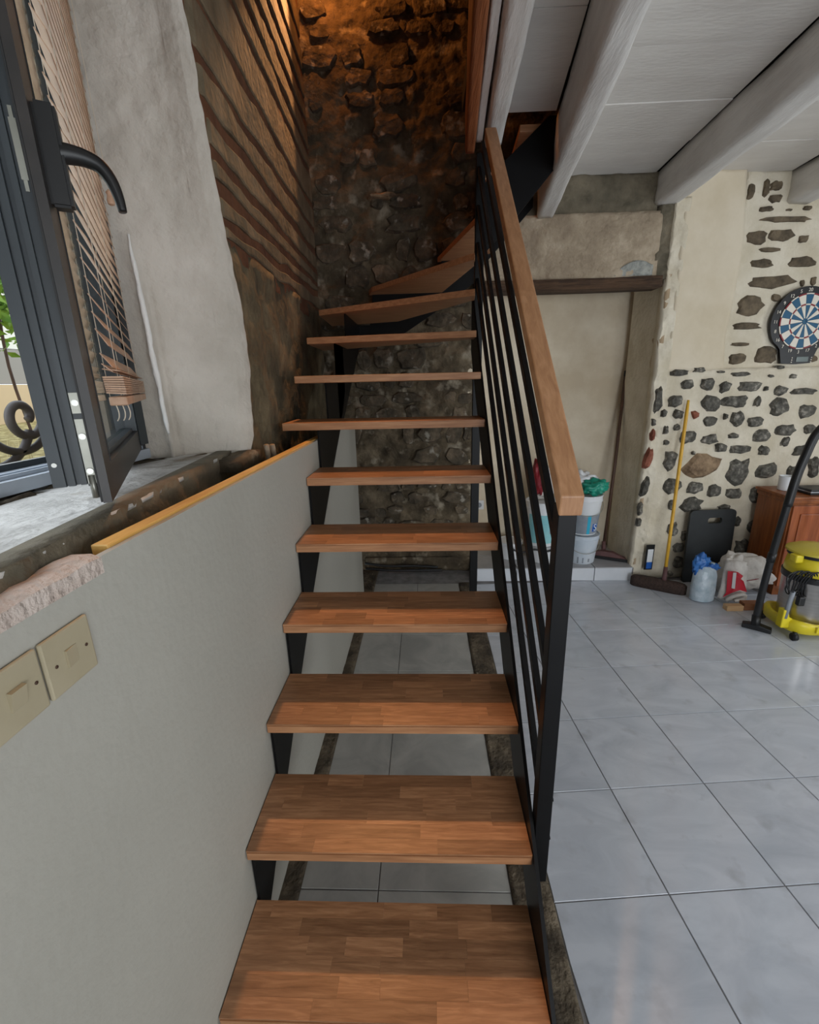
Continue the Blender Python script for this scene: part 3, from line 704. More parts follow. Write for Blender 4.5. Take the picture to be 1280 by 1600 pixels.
# winder stringers along the left and the back wall
prism('stringer', [(0.004, y, z) for y, z in [(2.02, 1.423), (2.20, 1.50), (2.70, 1.78), (3.06, 1.99), (3.06, 10*RI-TH), (2.44, 10*RI-TH), (2.40, 9*RI-TH), (2.02, 9*RI-TH)]], (0.008, 0, 0), M['steel'], st)
prism('stringer', [(x, 3.06, z) for x, z in [(0.004, 1.95), (0.30, 2.02), (0.60, 2.20), (0.96, 2.44), (0.96, 12*RI-TH), (0.66, 12*RI-TH), (0.64, 11*RI-TH), (0.13, 11*RI-TH), (0.10, 10*RI-TH), (0.004, 10*RI-TH)]], (0, 0.008, 0), M['steel'], st)
# right stringer: straight plate
zt = lambda y: RI+0.9*y+0.004
zl = lambda y: 0.872*y-0.035
ye = 2.17
prism('stringer', [(0.802, y, z) for y, z in [(-0.24, 0.004), (-0.05, zt(-0.05)), (ye, zt(ye)), (ye, zl(ye)), (0.06, 0.018), (0.045, 0.004)]], (0.010, 0, 0), M['steel'], st)
# stringer of the short upper flight
prism('stringer', [(x, 2.250, z) for x, z in [(0.87, 2.39), (1.054, 2.579), (1.29, 2.845), (1.29, 3.055), (1.215, 3.055), (0.975, 2.85), (0.87, 2.75)]], (0, 0.010, 0), M['steel'], st)
prism('stringer', [(x, 2.915, z) for x, z in [(0.96, 2.49), (1.29, 2.84), (1.29, 3.055), (1.215, 3.055), (0.975, 2.85), (0.96, 2.80)]], (0, 0.008, 0), M['steel'], st)
# newel post, support post, railing bars and handrail
box('newel_post', 0.815, 0.857, 0.283, 0.325, 0.275, 1.412, M['steel'], st, 0.002)
box('support_post', 0.818, 0.868, 2.175, 2.225, 0.0, 2.868, M['steel'], st, 0.002)
SL = 0.9
def sloped(name, x0, x1, ya, yb, za, h, mat, bev=0.0015, plumb=True):
    # a bar rising along the flight with plumb-cut ends; za is its top at ya
    return prism(name, [(x0, ya, za), (x0, yb, za+SL*(yb-ya)), (x0, yb, za+SL*(yb-ya)-h), (x0, ya, za-h)], (x1-x0, 0, 0), mat, st, bev)
for k in range(5):
    ztop = 1.325-0.183*k
    sloped('railing_bar', 0.824, 0.841, 0.325, min(2.180, 0.325+(2.86-ztop)/SL), ztop, 0.040, M['steel'])
bm = bmesh.new()
ya, yb, h = 0.262, 1.765, 0.050
za = 1.410+SL*(ya-0.283)+h
vs = [(0.811, ya, za), (0.811, yb, za+SL*(yb-ya)), (0.811, yb, za+SL*(yb-ya)-h), (0.811, ya+0.008, za-h+0.002)]
hr = prism('handrail', vs, (0.052, 0, 0), M['handrail'], st, 0.004)
tube('bolt', [(0.857, 0.304, 0.42), (0.864, 0.304, 0.42)], 0.006, M['steel'], st, 8)
tube('bolt', [(0.857, 0.304, 0.56), (0.864, 0.304, 0.56)], 0.006, M['steel'], st, 8)
tube('bolt', [(0.798, 0.30, 0.335), (0.802, 0.30, 0.335)], 0.006, M['steel'], st, 8)

# ------------------------------------------------------------------ window: fixed frame, open sash
win = tag(root('window_1', (-0.48, 0.865, 1.44)), 'dark grey aluminium casement window standing open beside the stairs', kind='structure')
boxes('threshold', [(-0.530, -0.450, -0.74, 0.86, 1.452, 1.484), (-0.520, -0.490, -0.74, 0.86, 1.4841, 1.496), (-0.478, -0.473, -0.74, 0.86, 1.4841, 1.494)], M['alu_light'], win)
boxes('frame', [(-0.535, -0.520, -0.74, 0.825, 1.484, 1.512),
                (-0.530, -0.455, 0.825, 0.868, 1.50, 2.85), (-0.530, -0.455, -0.74, -0.68, 1.52, 2.85), (-0.530, -0.455, -0.74, 0.868, 2.80, 2.86)], M['alu'], win)
Hs = Vector((-0.48, 0.865, 0)); Ts = Vector((0.4833, -0.8755, 0)).normalized(); Ns = Vector((0.8755, 0.4833, 0)).normalized()
SM = Matrix(((Ts.x, Ns.x, 0, Hs.x), (Ts.y, Ns.y, 0, Hs.y), (0, 0, 1, 0), (0, 0, 0, 1)))   # local (s, n, z)
SLN = 0.8795
def sbox(bm, s0, s1, n0, n1, z0, z1): bm_box(bm, s0, s1, n0, n1, z0, z1, SM)
bm = bmesh.new()
zb, ztp = 1.485, 2.80
# near stile: room-side flange plus stepped profile of the edge
for (n0, n1, s0, s1, za) in ((-0.034, -0.014, SLN-0.07, SLN-0.022, zb+.03), (-0.043, -0.034, SLN-0.07, SLN-0.012, zb+.035),
                             (-0.050, -0.043, SLN-0.07, SLN-0.020, zb+.035), (-0.060, -0.050, SLN-0.07, SLN-0.008, zb+.035), (-0.063, -0.060, SLN-0.07, SLN-0.014, zb+.035),
                             (-0.082, -0.063, SLN-0.07, SLN-0.004, zb+.035)):
    sbox(bm, s0, s1, n0, n1, za, ztp)
sbox(bm, 0.0, SLN-0.07, -0.082, -0.014, zb+.035, zb+0.075)
sbox(bm, 0.0, 0.07, -0.082, 0.0, zb+0.065, ztp); sbox(bm, 0.07, SLN-0.07, -0.082, 0.0, ztp-0.065, ztp)
sash = from_bm('sash', bm, M['alu'], win)
bm = bmesh.new(); sbox(bm, SLN-0.075, SLN, -0.014, 0.0, zb, ztp); sbox(bm, 0.0, SLN-0.0751, -0.014, 0.0, zb, zb+0.064); from_bm('overlap_flange', bm, M['flange'], sash)
bm = bmesh.new(); sbox(bm, 0.06, SLN-0.065, -0.045, -0.030, zb+0.06, ztp-0.05); from_bm('glass', bm, M['glass'], sash)
bm = bmesh.new(); sbox(bm, SLN-0.021, SLN-0.0005, -0.0175, -0.0145, zb+.002, ztp); sbox(bm, SLN-0.079, SLN-0.0755, -0.006, 0.0015, zb+.066, ztp-.066); sbox(bm, -0.002, 0.008, -0.02, 0.012, zb-.01, ztp)
from_bm('gasket', bm, M['alu_dark'], sash)
bm = bmesh.new(); sbox(bm, SLN-0.0225, SLN-0.0195, -0.033, -0.0185, zb+0.035, zb+0.150); sbox(bm, SLN-0.0225, SLN-0.0175, -0.033, -0.0185, zb+0.160, zb+0.195); from_bm('bolt_plate', bm, M['zinc'], sash)
bm = bmesh.new(); bm_tube(bm, [SM @ Vector((SLN-.02, -.026, zb+.008)), SM @ Vector((SLN-.02, -.026, zb+.05))], 0.0055, 8); from_bm('bolt_rod', bm, M['zinc'], sash, True)
for zz in (zb+.058, zb+.12, zb+.178):
    bm = bmesh.new(); bm_tube(bm, [SM @ Vector((SLN-.019, -.026, zz)), SM @ Vector((SLN-.0145, -.026, zz))], 0.0055, 10); from_bm('screw', bm, M['screw'], sash)
bm = bmesh.new(); bm_tube(bm, [SM @ Vector((SLN-.004, -.073, zb+.075)), SM @ Vector((SLN-.002, -.073, zb+.075))], 0.004, 10); from_bm('screw', bm, M['screw'], sash)
# elongated keeper slot in the stile
bm = bmesh.new()
sbox(bm, SLN-.0218, SLN-.0185, -.030, -.021, 1.995, 2.075); sbox(bm, SLN-.0218, SLN-.019, -.028, -.023, 1.98, 2.09)
from_bm('keeper_slot', bm, M['zinc'], sash)
# handle: base plate, neck and drooping lever
bm = bmesh.new(); sbox(bm, SLN-0.052, SLN-0.024, 0.0, 0.030, 1.966, 2.108); bmesh.ops.bevel(bm, geom=bm.edges[:], offset=0.004, segments=2, affect='EDGES')
hp = from_bm('handle', bm, M['blackplastic'], sash)
bm = bmesh.new()
pts = spline([(0, 0.020, 2.046), (0, 0.034, 2.047), (0, 0.055, 2.045), (0, 0.075, 2.037), (0, 0.088, 2.018), (0, 0.0945, 1.995), (0, 0.097, 1.974)], 5)
ring = []
for i, p in enumerate(pts):
    t = i/(len(pts)-1); a = pts[min(i+1, len(pts)-1)]-pts[max(i-1, 0)]; a.normalize(); nn = Vector((0, -a.z, a.y))
    hw = 0.014-0.004*t; hh = 0.0165-0.010*t
    ring.append([bm.verts.new(SM @ Vector((SLN-0.040+hw*math.cos(q), p.y+nn.y*hh*math.sin(q), p.z+nn.z*hh*math.sin(q)))) for q in [2*math.pi*m/12 for m in range(12)]])
for i in range(len(ring)-1):
    for m in range(12): bm.faces.new((ring[i][m], ring[i][(m+1) % 12], ring[i+1][(m+1) % 12], ring[i+1][m]))
bm.faces.new(ring[0]); bm.faces.new(ring[-1])
from_bm('handle_lever', bm, M['blackplastic'], sash, True)

# ------------------------------------------------------------------ wooden venetian blind on the sash
bl = tag(root('venetian_blind', SM @ Vector((0.4, 0.02, 1.64))), 'beige wooden slatted blind hanging on the open window sash', 'blind')
R = random.Random(9)
def slat(z, n0=0.012, n1=0.029, drop=0.030, s1=0.748, t=0.0016, name='slat'):
    a = Vector((n1-n0, -drop)); a.normalize(); pr_ = Vector((-a.y, a.x))*t
    vs = []
    for s in (0.045, s1):
        for (n, zz) in ((n0, z), (n1, z-drop), (n1+pr_.x, z-drop+pr_.y), (n0+pr_.x, z+pr_.y)): vs.append(SM @ Vector((s, n, zz)))
    return mesh(name, vs, [(0, 1, 2, 3), (7, 6, 5, 4), (0, 4, 5, 1), (1, 5, 6, 2), (2, 6, 7, 3), (3, 7, 4, 0)], M['slat'], bl)
z = 2.742
while z > 1.77:
    slat(z, s1=0.745+0.006*R.random(), drop=0.030+(R.random()-.5)*.002); z -= 0.0305
slat(1.752, drop=0.026, s1=0.752); slat(1.732, drop=0.016, s1=0.757)
slat(1.722, drop=0.004, n1=0.042, s1=0.758)
for k in range(8): slat(1.706-0.0042*k, drop=0.0004*k, n0=0.008, n1=0.043, s1=0.742-0.002*k, t=0.0034)
bm = bmesh.new(); sbox(bm, 0.04, 0.728, 0.010, 0.042, 1.652, 1.670); bmesh.ops.bevel(bm, geom=bm.edges[:], offset=0.002, segments=1, affect='EDGES'); from_bm('bottom_rail', bm, M['slat'], bl)
bm = bmesh.new(); sbox(bm, 0.04, 0.752, 0.005, 0.045, 2.752, 2.785); from_bm('head_rail', bm, M['slat'], bl)
for s in (0.10, 0.40, 0.70):
    for n in (0.010, 0.0305):
        tube('ladder_cord', [SM @ Vector((s, n, 1.66)), SM @ Vector((s, n, 2.76))], 0.0008, M['cord'], bl, 5)
for s, n in ((.725, .02), (.715, .03), (.70, .038)):
    tube('cord_end', spline([SM @ Vector((s, n, 1.655)), SM @ Vector((s+.004, n+.003, 1.64)), SM @ Vector((s-.003, n+.001, 1.628)), SM @ Vector((s+.006, n-.002, 1.622))], 4), 0.0011, M['cord'], bl, 5)
lathe('cord_knob', [(0.003, 0.0), (0.008, 0.003), (0.0095, 0.012), (0.007, 0.024), (0.009, 0.030), (0.004, 0.036)], *(SM @ Vector((0.28, 0.055, 0))).xy, M['slat'], bl, 14, z0=2.150)
tube('pull_cord', [SM @ Vector((0.28, 0.055, 2.18)), SM @ Vector((0.28, 0.045, 2.76))], 0.0009, M['cord'], bl, 5)

# ------------------------------------------------------------------ light switches on the partition
def switch(y0, y1, label, rock, scr):
    r = tag(root('light_switch', (0.0, (y0+y1)/2, 1.272)), label, 'light switch', 'old switches on the partition')
    z0, z1 = 1.272, 1.360; yc = (y0+y1)/2; zc = (z0+z1)/2
    box('switch_plate', 0.0, 0.007, y0, y1, z0, z1, M['switch'], r, 0.003)
    rk = (yc-0.010, yc+0.012)
    if rock:
        mesh('rocker', [(0.006, rk[0], zc-.014), (0.006, rk[1], zc-.014), (0.006, rk[1], zc+.014), (0.006, rk[0], zc+.014),
                        (0.0085, rk[0], zc-.014), (0.0085, rk[1], zc-.014), (0.014, rk[1], zc+.013), (0.014, rk[0], zc+.013)], BF, M['switch'], r)
    else:
        mesh('rocker', [(0.006, rk[0], zc-.014), (0.006, rk[1], zc-.014), (0.006, rk[1], zc+.014), (0.006, rk[0], zc+.014),
                        (0.0105, rk[0], zc-.013), (0.0075, rk[1], zc-.013), (0.0075, rk[1], zc+.013), (0.0105, rk[0], zc+.013)], BF, M['switch'], r)
    for d in scr: tube('screw', [(0.0068, yc+d, zc), (0.0078, yc+d, zc)], 0.0026, M['brown_dot'], r, 10)
switch(-0.268, -0.1835, 'aged beige light switch with rocker sticking out, cut by the left picture edge', True, (-0.030, 0.030))
switch(-0.1785, -0.0915, 'aged beige light switch with flat rocker, the one nearer the stairs', False, (-0.027, 0.029))

# ------------------------------------------------------------------ dartboard
CU, CZ = 1.092, 2.062
db = tag(root('dartboard', PW(CU, CZ, -0.03)), 'blue and white electronic dartboard with black surround on the stone wall', 'dartboard')
n = 48; pts = []
for k in range(n):
    a = 2*math.pi*k/n; r = 0.258
    x = r*math.sin(a); z = r*math.cos(a)*0.945
    if z < -0.16: x *= 0.93; 
    if math.cos(a) < -0.80: z = -0.305+0.06*abs(x)
    pts.append((x, z))
poly = [PW(CU+x, CZ+z, -0.016) for x, z in pts]
prism('surround', poly, NV*0.024, M['db_black'], db, 0.004)
def sector(r0, r1, a0, a1, d, name, mat, m=4, th=0.006):
    vs = []; 
    for dd in (d-th, d):
        for k in range(m+1):
            a = a0+(a1-a0)*k/m; vs.append(PW(CU+r0*math.sin(a), CZ+r0*math.cos(a), dd))
        for k in range(m, -1, -1):
            a = a0+(a1-a0)*k/m; vs.append(PW(CU+r1*math.sin(a), CZ+r1*math.cos(a), dd))
    q = 2*(m+1); fs = [tuple(range(q)), tuple(range(2*q-1, q-1, -1))]+[(i, (i+1) % q, q+(i+1) % q, q+i) for i in range(q)]
    return mesh(name, vs, fs, mat, db)
NUM = [20, 1, 18, 4, 13, 6, 10, 15, 2, 17, 3, 19, 7, 16, 8, 11, 14, 9, 12, 5]
RT = Matrix(((DV.x, 0, NV.x, 0), (DV.y, 0, NV.y, 0), (0, 1, 0, 0), (0, 0, 0, 1)))
for k in range(20):
    a = 2*math.pi*k/20; hw = math.pi/20*0.95; blue = k % 2 == 0
    sector(0.124, 0.186, a-hw, a+hw, 0.014, 'outer_segment', M['db_blue'] if blue else M['db_white'])
    sector(0.022, 0.112, a-hw*.97, a+hw*.97, 0.014, 'inner_segment', M['db_blue'] if blue else M['db_white'])
    sector(0.188, 0.196, a-hw, a+hw, 0.0145, 'double_ring', M['db_white'] if blue else M['db_red'])
    sector(0.1135, 0.1225, a-hw, a+hw, 0.0145, 'triple_ring', M['db_white'] if blue else M['db_red'])
    text(str(NUM[k]), 0.034, PW(CU+0.224*math.sin(a), CZ+0.224*math.cos(a)*0.97, 0.0095), RT, M['db_white'], db, name='number')
sector(0.0, 0.020, 0, 2*math.pi*0.999, 0.016, 'bullseye', M['db_blue'], 24)
mesh('display', [PW(CU-.005, CZ-.288, .008), PW(CU+.09, CZ-.288, .008), PW(CU+.09, CZ-.252, .008), PW(CU-.005, CZ-.252, .008), PW(CU-.005, CZ-.288, .0115), PW(CU+.09, CZ-.288, .0115), PW(CU+.09, CZ-.252, .0115), PW(CU-.005, CZ-.252, .0115)], BF, M['lcd'], db)
for k in range(3):
    for sx in (-0.04, 0.115):
        c = PW(CU+sx, CZ-0.258-0.016*k, 0.008)
        tube('button', [c, c+NV*0.004], 0.0045, M['db_white'], db, 10)

# ------------------------------------------------------------------ brooms
br = tag(root('broom', (2.46, 2.78, 0.0)), 'broom with yellow handle leaning on the stone wall', 'broom')
A_ = Vector((2.462, 2.74, 0.10)); B_ = PW(0.265, 1.51, 0.035)
tube('handle', [A_+(B_-A_)*t for t in (0.0, .3, .6, .93, 1.0)], [0.013, 0.0125, 0.0125, 0.013, 0.009], M['broom_yellow'], br, 12)
tube('socket', [A_+(B_-A_)*(-.035), A_+(B_-A_)*.07], [0.020, 0.015], M['squeegee'], br, 12)
Hd = Vector((0.25, -0.155, 0)).normalized()
bm = bmesh.new(); c = Vector((2.425, 2.755, 0))
K = 24
rings = []
for i in range(K+1):
    t = -1+2*i/K; e = max(0.0, 1-abs(t)**6)**.5
    p = c+Hd*(0.205*t); q = Vector((-Hd.y, Hd.x, 0))
    rings.append([bm.verts.new(p+q*(0.034*e+.004)*a+Vector((0, 0, b))) for a, b in ((1.15, .002), (1.0, .06), (.6, .07+.02*e), (-.6, .07+.02*e), (-1.0, .06), (-1.15, .002))])
for i in range(K):
    for m in range(6): bm.faces.new((rings[i][m], rings[i][(m+1) % 6], rings[i+1][(m+1) % 6], rings[i+1][m]))
bm.faces.new(rings[0]); bm.faces.new(rings[-1])
from_bm('brush_head', bm, M['bristle'], br, True)
sq = tag(root('floor_scraper', (2.16, 3.18, 0.124)), 'dark-poled floor brush with reddish head leaning in the alcove corner', 'broom')
tube('handle', [(2.135, 3.20, 0.19), (2.20, 3.29, 0.95), (2.262, 3.42, 1.70)], 0.013, M['broom_wood'], sq, 10)
tube('handle_tip', [(2.262, 3.42, 1.70), (2.266, 3.428, 1.745)], 0.014, M['black_rubber'], sq, 10)
prism('head', [(1.955, 3.185, 0.127), (2.275, 3.03, 0.127), (2.27, 3.03, 0.152), (2.17, 3.085, 0.195), (2.08, 3.125, 0.195), (1.955, 3.185, 0.160)], (0.022, 0.045, 0), M['squeegee'], sq, 0.004)
prism('blade', [(1.945, 3.18, 0.1245), (2.282, 3.015, 0.1245), (2.282, 3.015, 0.150), (1.945, 3.18, 0.150)], (0.006, 0.012, 0), M['black_rubber'], sq)
tube('socket', [(2.130, 3.175, 0.17), (2.137, 3.205, 0.26)], 0.018, M['squeegee'], sq, 10)

# ------------------------------------------------------------------ buckets and bags in the alcove
def bucket(name, cx, cy, z0, h, rb, rt, mat, label, handle=True, seg=36):
    r = tag(root(name, (cx, cy, z0)), label, 'bucket', 'paint buckets on the alcove step')
    lathe('body', [(rb*.96, 0), (rb, .006), (rt*.985, h*.84), (rt*1.03, h*.845), (rt*1.03, h*.87), (rt, h*.875), (rt*1.0, h*.965), (rt*1.035, h*.97), (rt*1.035, h), (rt*.97, h), (rt*.96, h*.97)], cx, cy, mat, r, seg, z0)
    if handle:
        pts = [(cx+(rt*1.05)*math.cos(a), cy-(rt*1.05)*abs(math.sin(a))*0.9-.01, z0+h*.80-0.10*math.sin(a)) for a in [math.pi*k/16 for k in range(17)]]
        tube('bail_handle', pts, 0.0028, M['zinc'], r, 6)
    return r
bA = bucket('paint_bucket', 1.895, 3.10, 0.125, 0.262, 0.118, 0.142, M['bucket_blue'], 'pale blue metal paint bucket, lower one of the stack right of the newel post')
def patch(par, cx, cy, r, a0, a1, z0, z1, name, mat, m=12, d=0.0012):
    vs = []; fs = []
    for k in range(m+1):
        a = a0+(a1-a0)*k/m; c, s = math.cos(a), math.sin(a)
        r0 = r(z0)+d; r1 = r(z1)+d
        vs += [(cx+r0*c, cy+r0*s, z0), (cx+r1*c, cy+r1*s, z1), (cx+(r0-.002)*c, cy+(r0-.002)*s, z0), (cx+(r1-.002)*c, cy+(r1-.002)*s, z1)]
    for k in range(m):
        i = 4*k; fs += [(i, i+4, i+5, i+1), (i+2, i+3, i+7, i+6), (i+1, i+5, i+7, i+3), (i, i+2, i+6, i+4)]
    fs += [(0, 1, 3, 2), (4*m, 4*m+2, 4*m+3, 4*m+1)]
    return mesh(name, vs, fs, mat, par, smooth=False)
for a0, w_, zz, hh in ((-2.1, .05, .135, .06), (-1.75, .04, .14, .05), (-1.35, .06, .15, .03)):
    patch(bA, 1.895, 3.10, lambda z: 0.118+(z-.125)/.22*.0222, a0, a0+w_*2, zz, zz+hh, 'paint_drip', M['label_grey'], 4)
bB = bucket('paint_bucket', 1.895, 3.10, 0.390, 0.350, 0.112, 0.140, M['white'], 'white paint bucket with grey label, upper one of the stack right of the newel post')
rB = lambda z: 0.112+(z-.39)/.294*.026
patch(bB, 1.895, 3.10, rB, -2.5, -0.35, 0.405, 0.575, 'label_band', M['label_grey'], 20, 0.0012)
patch(bB, 1.895, 3.10, rB, -1.62, -1.40, 0.405, 0.575, 'label_stripe', M['cyan'], 4, 0.0022)
patch(bB, 1.895, 3.10, rB, -1.20, -0.78, 0.425, 0.495, 'logo_panel', M['logo_blue'], 6, 0.0024)
an = -0.99; cl_ = Vector((1.895+(rB(.46)+.0045)*math.cos(an), 3.10+(rB(.46)+.0045)*math.sin(an), 0.460))
nx = Vector((math.cos(an), math.sin(an), 0)); tx = Vector((-math.sin(an), math.cos(an), 0))
text('S', 0.085, cl_, Matrix(((tx.x, 0, nx.x, 0), (tx.y, 0, nx.y, 0), (0, 1, 0, 0), (0, 0, 0, 1))), M['white'], bB, 0.001, 'logo_letter')
an = -0.85; cl_ = Vector((1.895+(rB(.555)+.002)*math.cos(an), 3.10+(rB(.555)+.002)*math.sin(an), 0.548))
nx = Vector((math.cos(an), math.sin(an), 0)); tx = Vector((-math.sin(an), math.cos(an), 0))
bC = bucket('paint_bucket', 1.575, 3.14, 0.125, 0.150, 0.135, 0.145, M['white'], 'low white tub under the teal-labelled bucket behind the railing', False)
bD = bucket('paint_bucket', 1.545, 3.14, 0.277, 0.400, 0.122, 0.142, M['white'], 'white bucket with teal label seen through the railing', False)
patch(bD, 1.545, 3.14, lambda z: 0.122+(z-.277)/.336*.018, -2.7, -0.4, 0.31, 0.57, 'label_band', M['teal'], 20, 0.0014)
patch(bD, 1.545, 3.14, lambda z: 0.122+(z-.277)/.336*.018, -1.25, -1.02, 0.40, 0.50, 'label_stripe', M['label_grey'], 5, 0.0022)
def crumple(name, cx, cy, z0, sx, sy, sz, amp, mat, parent, seed, sub=4, sc=5.0, flat=True):
    bm = bmesh.new(); bmesh.ops.create_icosphere(bm, subdivisions=sub, radius=1.0)
    for v in bm.verts:
        p = v.co.copy(); q = p*1.3+Vector((seed, seed*2, 0))
        d = 1+amp*noise.fractal(q*sc*.35, 1.0, 2.0, 4)+amp*.6*abs(noise.noise(q*sc*.8))
        w = Vector((p.x*sx*d, p.y*sy*d, p.z*sz*d))
        v.co = Vector((cx, cy, z0+sz)) + w
        if flat and v.co.z < z0: v.co.z = z0
    return from_bm(name, bm, mat, parent, True)
gb = tag(root('green_bag', (1.90, 3.10, 0.741)), 'crumpled green and white plastic bag on top of the paint bucket', 'bag')
crumple('green_film', 1.93, 3.06, 0.742, 0.11, 0.08, 0.062, 0.5, M['green'], gb, 3)
crumple('white_film', 1.86, 3.14, 0.742, 0.12, 0.08, 0.085, 0.45, M['white'], gb, 8)
rb = tag(root('red_bag', (1.53, 3.14, 0.678)), 'dark red and white packet on the teal-labelled bucket behind the railing', 'bag')
crumple('white_film', 1.55, 3.17, 0.678, 0.11, 0.08, 0.13, 0.35, M['sack'], rb, 12)
crumple('red_film', 1.50, 3.11, 0.74, 0.055, 0.05, 0.16, 0.3, M['darkred'], rb, 15, flat=False)
cb = tag(tube('cable', spline([(1.24, 2.98, .29), (1.34, 2.975, .25), (1.45, 2.97, .275), (1.56, 2.975, .255), (1.66, 2.975, .285), (1.71, 2.978, .26)], 6), 0.009, M['black_rubber'], None, 8), 'black cable draped over the white tub in the alcove', 'cable')
wt = bucket('paint_bucket', 1.285, 3.20, 0.125, 0.16, 0.10, 0.11, M['white'], 'small white tub nearest the stone pier in the alcove', False)
so = tag(root('wall_socket', (1.03, 3.489, 0.54)), 'small white wall socket low behind the steel support post', 'socket')
box('plate', 0.985, 1.075, 3.470, 3.488, 0.50, 0.59, M['white'], so, 0.004)
tube('socket_well', [(1.03, 3.469, .545), (1.03, 3.4715, .545)], 0.024, M['label_grey'], so, 16)

# ------------------------------------------------------------------ things along the stone wall
kt = tag(root('card_pack', PW(0.115, 0.10, 0.05)), 'black hanging pack with white and blue label on the wall corner', 'pack')
def wbox(name, u0, u1, z0, z1, d0, d1, mat, par, bev=0.0):
    bm = bmesh.new()
    vs = [PW(u0, z0, d0), PW(u1, z0, d0), PW(u1, z0, d1), PW(u0, z0, d1), PW(u0, z1, d0), PW(u1, z1, d0), PW(u1, z1, d1), PW(u0, z1, d1)]
    bv = [bm.verts.new(v) for v in vs]
    for f in BF: bm.faces.new([bv[i] for i in f])
    if bev: bmesh.ops.bevel(bm, geom=bm.edges[:], offset=bev, segments=2, affect='EDGES')
    return from_bm(name, bm, mat, par)
wbox('card', 0.082, 0.152, 0.105, 0.330, 0.040, 0.048, M['db_black'], kt)
wbox('white_label', 0.096, 0.143, 0.165, 0.29, 0.048, 0.050, M['white'], kt)
wbox('blue_label', 0.096, 0.143, 0.115, 0.175, 0.048, 0.051, M['logo_blue'], kt)
pd = tag(root('foam_board', PW(0.6, 0.0, 0.06)), 'black flat board with a grip hole leaning on the stone wall', 'board')
bm = bmesh.new()
u0, u1, z1 = 0.395, 0.785, 0.625; rad = 0.035
out = []
for (cu, cz, a0) in ((u1-rad, z1-rad, 0), (u0+rad, z1-rad, 90), (u0+rad*.4, rad*.4, 180), (u1-rad*.4, rad*.4, 270)):
    rr = rad if cz > .3 else rad*.4
    for k in range(6):
        a = math.radians(a0+18*k); out.append((cu+rr*math.cos(a), cz+rr*math.sin(a)))
hx, hz = (u0+u1)/2+0.02, z1-0.09
hole = [(hx+(.042 if math.cos(math.radians(a)) > 0 else -.042)+.018*math.cos(math.radians(a)), hz+.024*math.sin(math.radians(a))) for a in range(7, 367, 15)]
def PD(u, z, d): return PW(u, z+.002, 0.085-0.045*z+d)
for d in (0.0, 0.022):
    vo = [bm.verts.new(PD(u, z, d)) for u, z in out]; vh = [bm.verts.new(PD(u, z, d)) for u, z in hole]
    eo = [bm.edges.new((vo[i], vo[(i+1) % len(vo)])) for i in range(len(vo))]; eh = [bm.edges.new((vh[i], vh[(i+1) % len(vh)])) for i in range(len(vh))]
    bmesh.ops.triangle_fill(bm, edges=eo+eh, use_beauty=True)
    if d == 0.0: vo0, vh0 = vo, vh
for a, b in ((vo0, vo), (vh0, vh)):
    for i in range(len(a)): bm.faces.new((a[i], a[(i+1) % len(a)], b[(i+1) % len(a)], b[i]))
from_bm('board', bm, M['pad'], pd)

wp = tag(root('bottle_pack', (2.69, 2.60, 0.0)), 'clear film pack of big water bottles with blue print beside the sack', 'bottle pack')
for (x, y) in ((2.628, 2.562), (2.708, 2.562)):
    lathe('bottle', [(.034, 0), (.039, .006), (.039, .06), (.037, .075), (.039, .09), (.039, .20), (.037, .22), (.03, .255), (.016, .285), (.016, .31)], x, y, M['water'], wp, 20, 0.002)
lathe('film_wrap', [(.085, 0.0), (.103, .008), (.106, .10), (.10, .21), (.082, .262), (.05, .285)], 2.668, 2.565, M['water'], wp, 26, 0.001, True, .86, .62)
crumple('blue_film', 2.625, 2.575, 0.225, 0.050, 0.04, 0.075, 0.5, M['blue'], wp, 5, flat=False)
crumple('blue_film', 2.71, 2.56, 0.255, 0.045, 0.03, 0.025, 0.5, M['blue'], wp, 9, flat=False)

sk = tag(root('sack', (2.98, 2.62, 0.0)), 'white woven sack with red print slumped beside the vacuum cleaner', 'sack')
def rag(name, rows, mat, par, thick, seed, amp=0.012):
    bm = bmesh.new(); g = []
    for r_ in rows:
        g.append([bm.verts.new(Vector(p)+Vector((0, -amp*fbm(Vector(p)+Vector((seed, 0, 0)), 9), amp*.5*fbm(Vector(p)+Vector((0, seed, 0)), 9)))) for p in r_])
    for j in range(len(g)-1):
        for i in range(len(g[j])-1): bm.faces.new((g[j][i], g[j][i+1], g[j+1][i+1], g[j+1][i]))
    bmesh.ops.subdivide_edges(bm, edges=bm.edges[:], cuts=2, use_grid_fill=True, smooth=0.6)
    bmesh.ops.solidify(bm, geom=bm.faces[:], thickness=thick)
    return from_bm(name, bm, mat, par, True)
crumple('sack_body', 2.99, 2.66, 0.045, 0.20, 0.13, 0.145, 0.22, M['sack'], sk, 21, 4, 4)
crumple('sack_mouth', 2.865, 2.62, 0.02, 0.09, 0.085, 0.165, 0.25, M['sack'], sk, 27, 4, 4)
rag('sack_flap', [[(2.735, 2.535, 0.03), (2.79, 2.50, 0.02), (2.85, 2.475, 0.04), (2.90, 2.47, 0.09)], [(2.75, 2.54, 0.13), (2.80, 2.505, 0.12), (2.86, 2.485, 0.13), (2.91, 2.50, 0.15)],
                   [(2.76, 2.55, 0.24), (2.81, 2.515, 0.24), (2.87, 2.51, 0.25), (2.93, 2.54, 0.26)], [(2.78, 2.57, 0.32), (2.83, 2.55, 0.335), (2.89, 2.55, 0.33), (2.96, 2.58, 0.30)]], M['sack'], sk, 0.006, 2)
def rprint(name, pts, mat):
    # flat print lying just over the flap
    return prism(name, pts, (0.0, -0.002, 0.0), mat, sk)
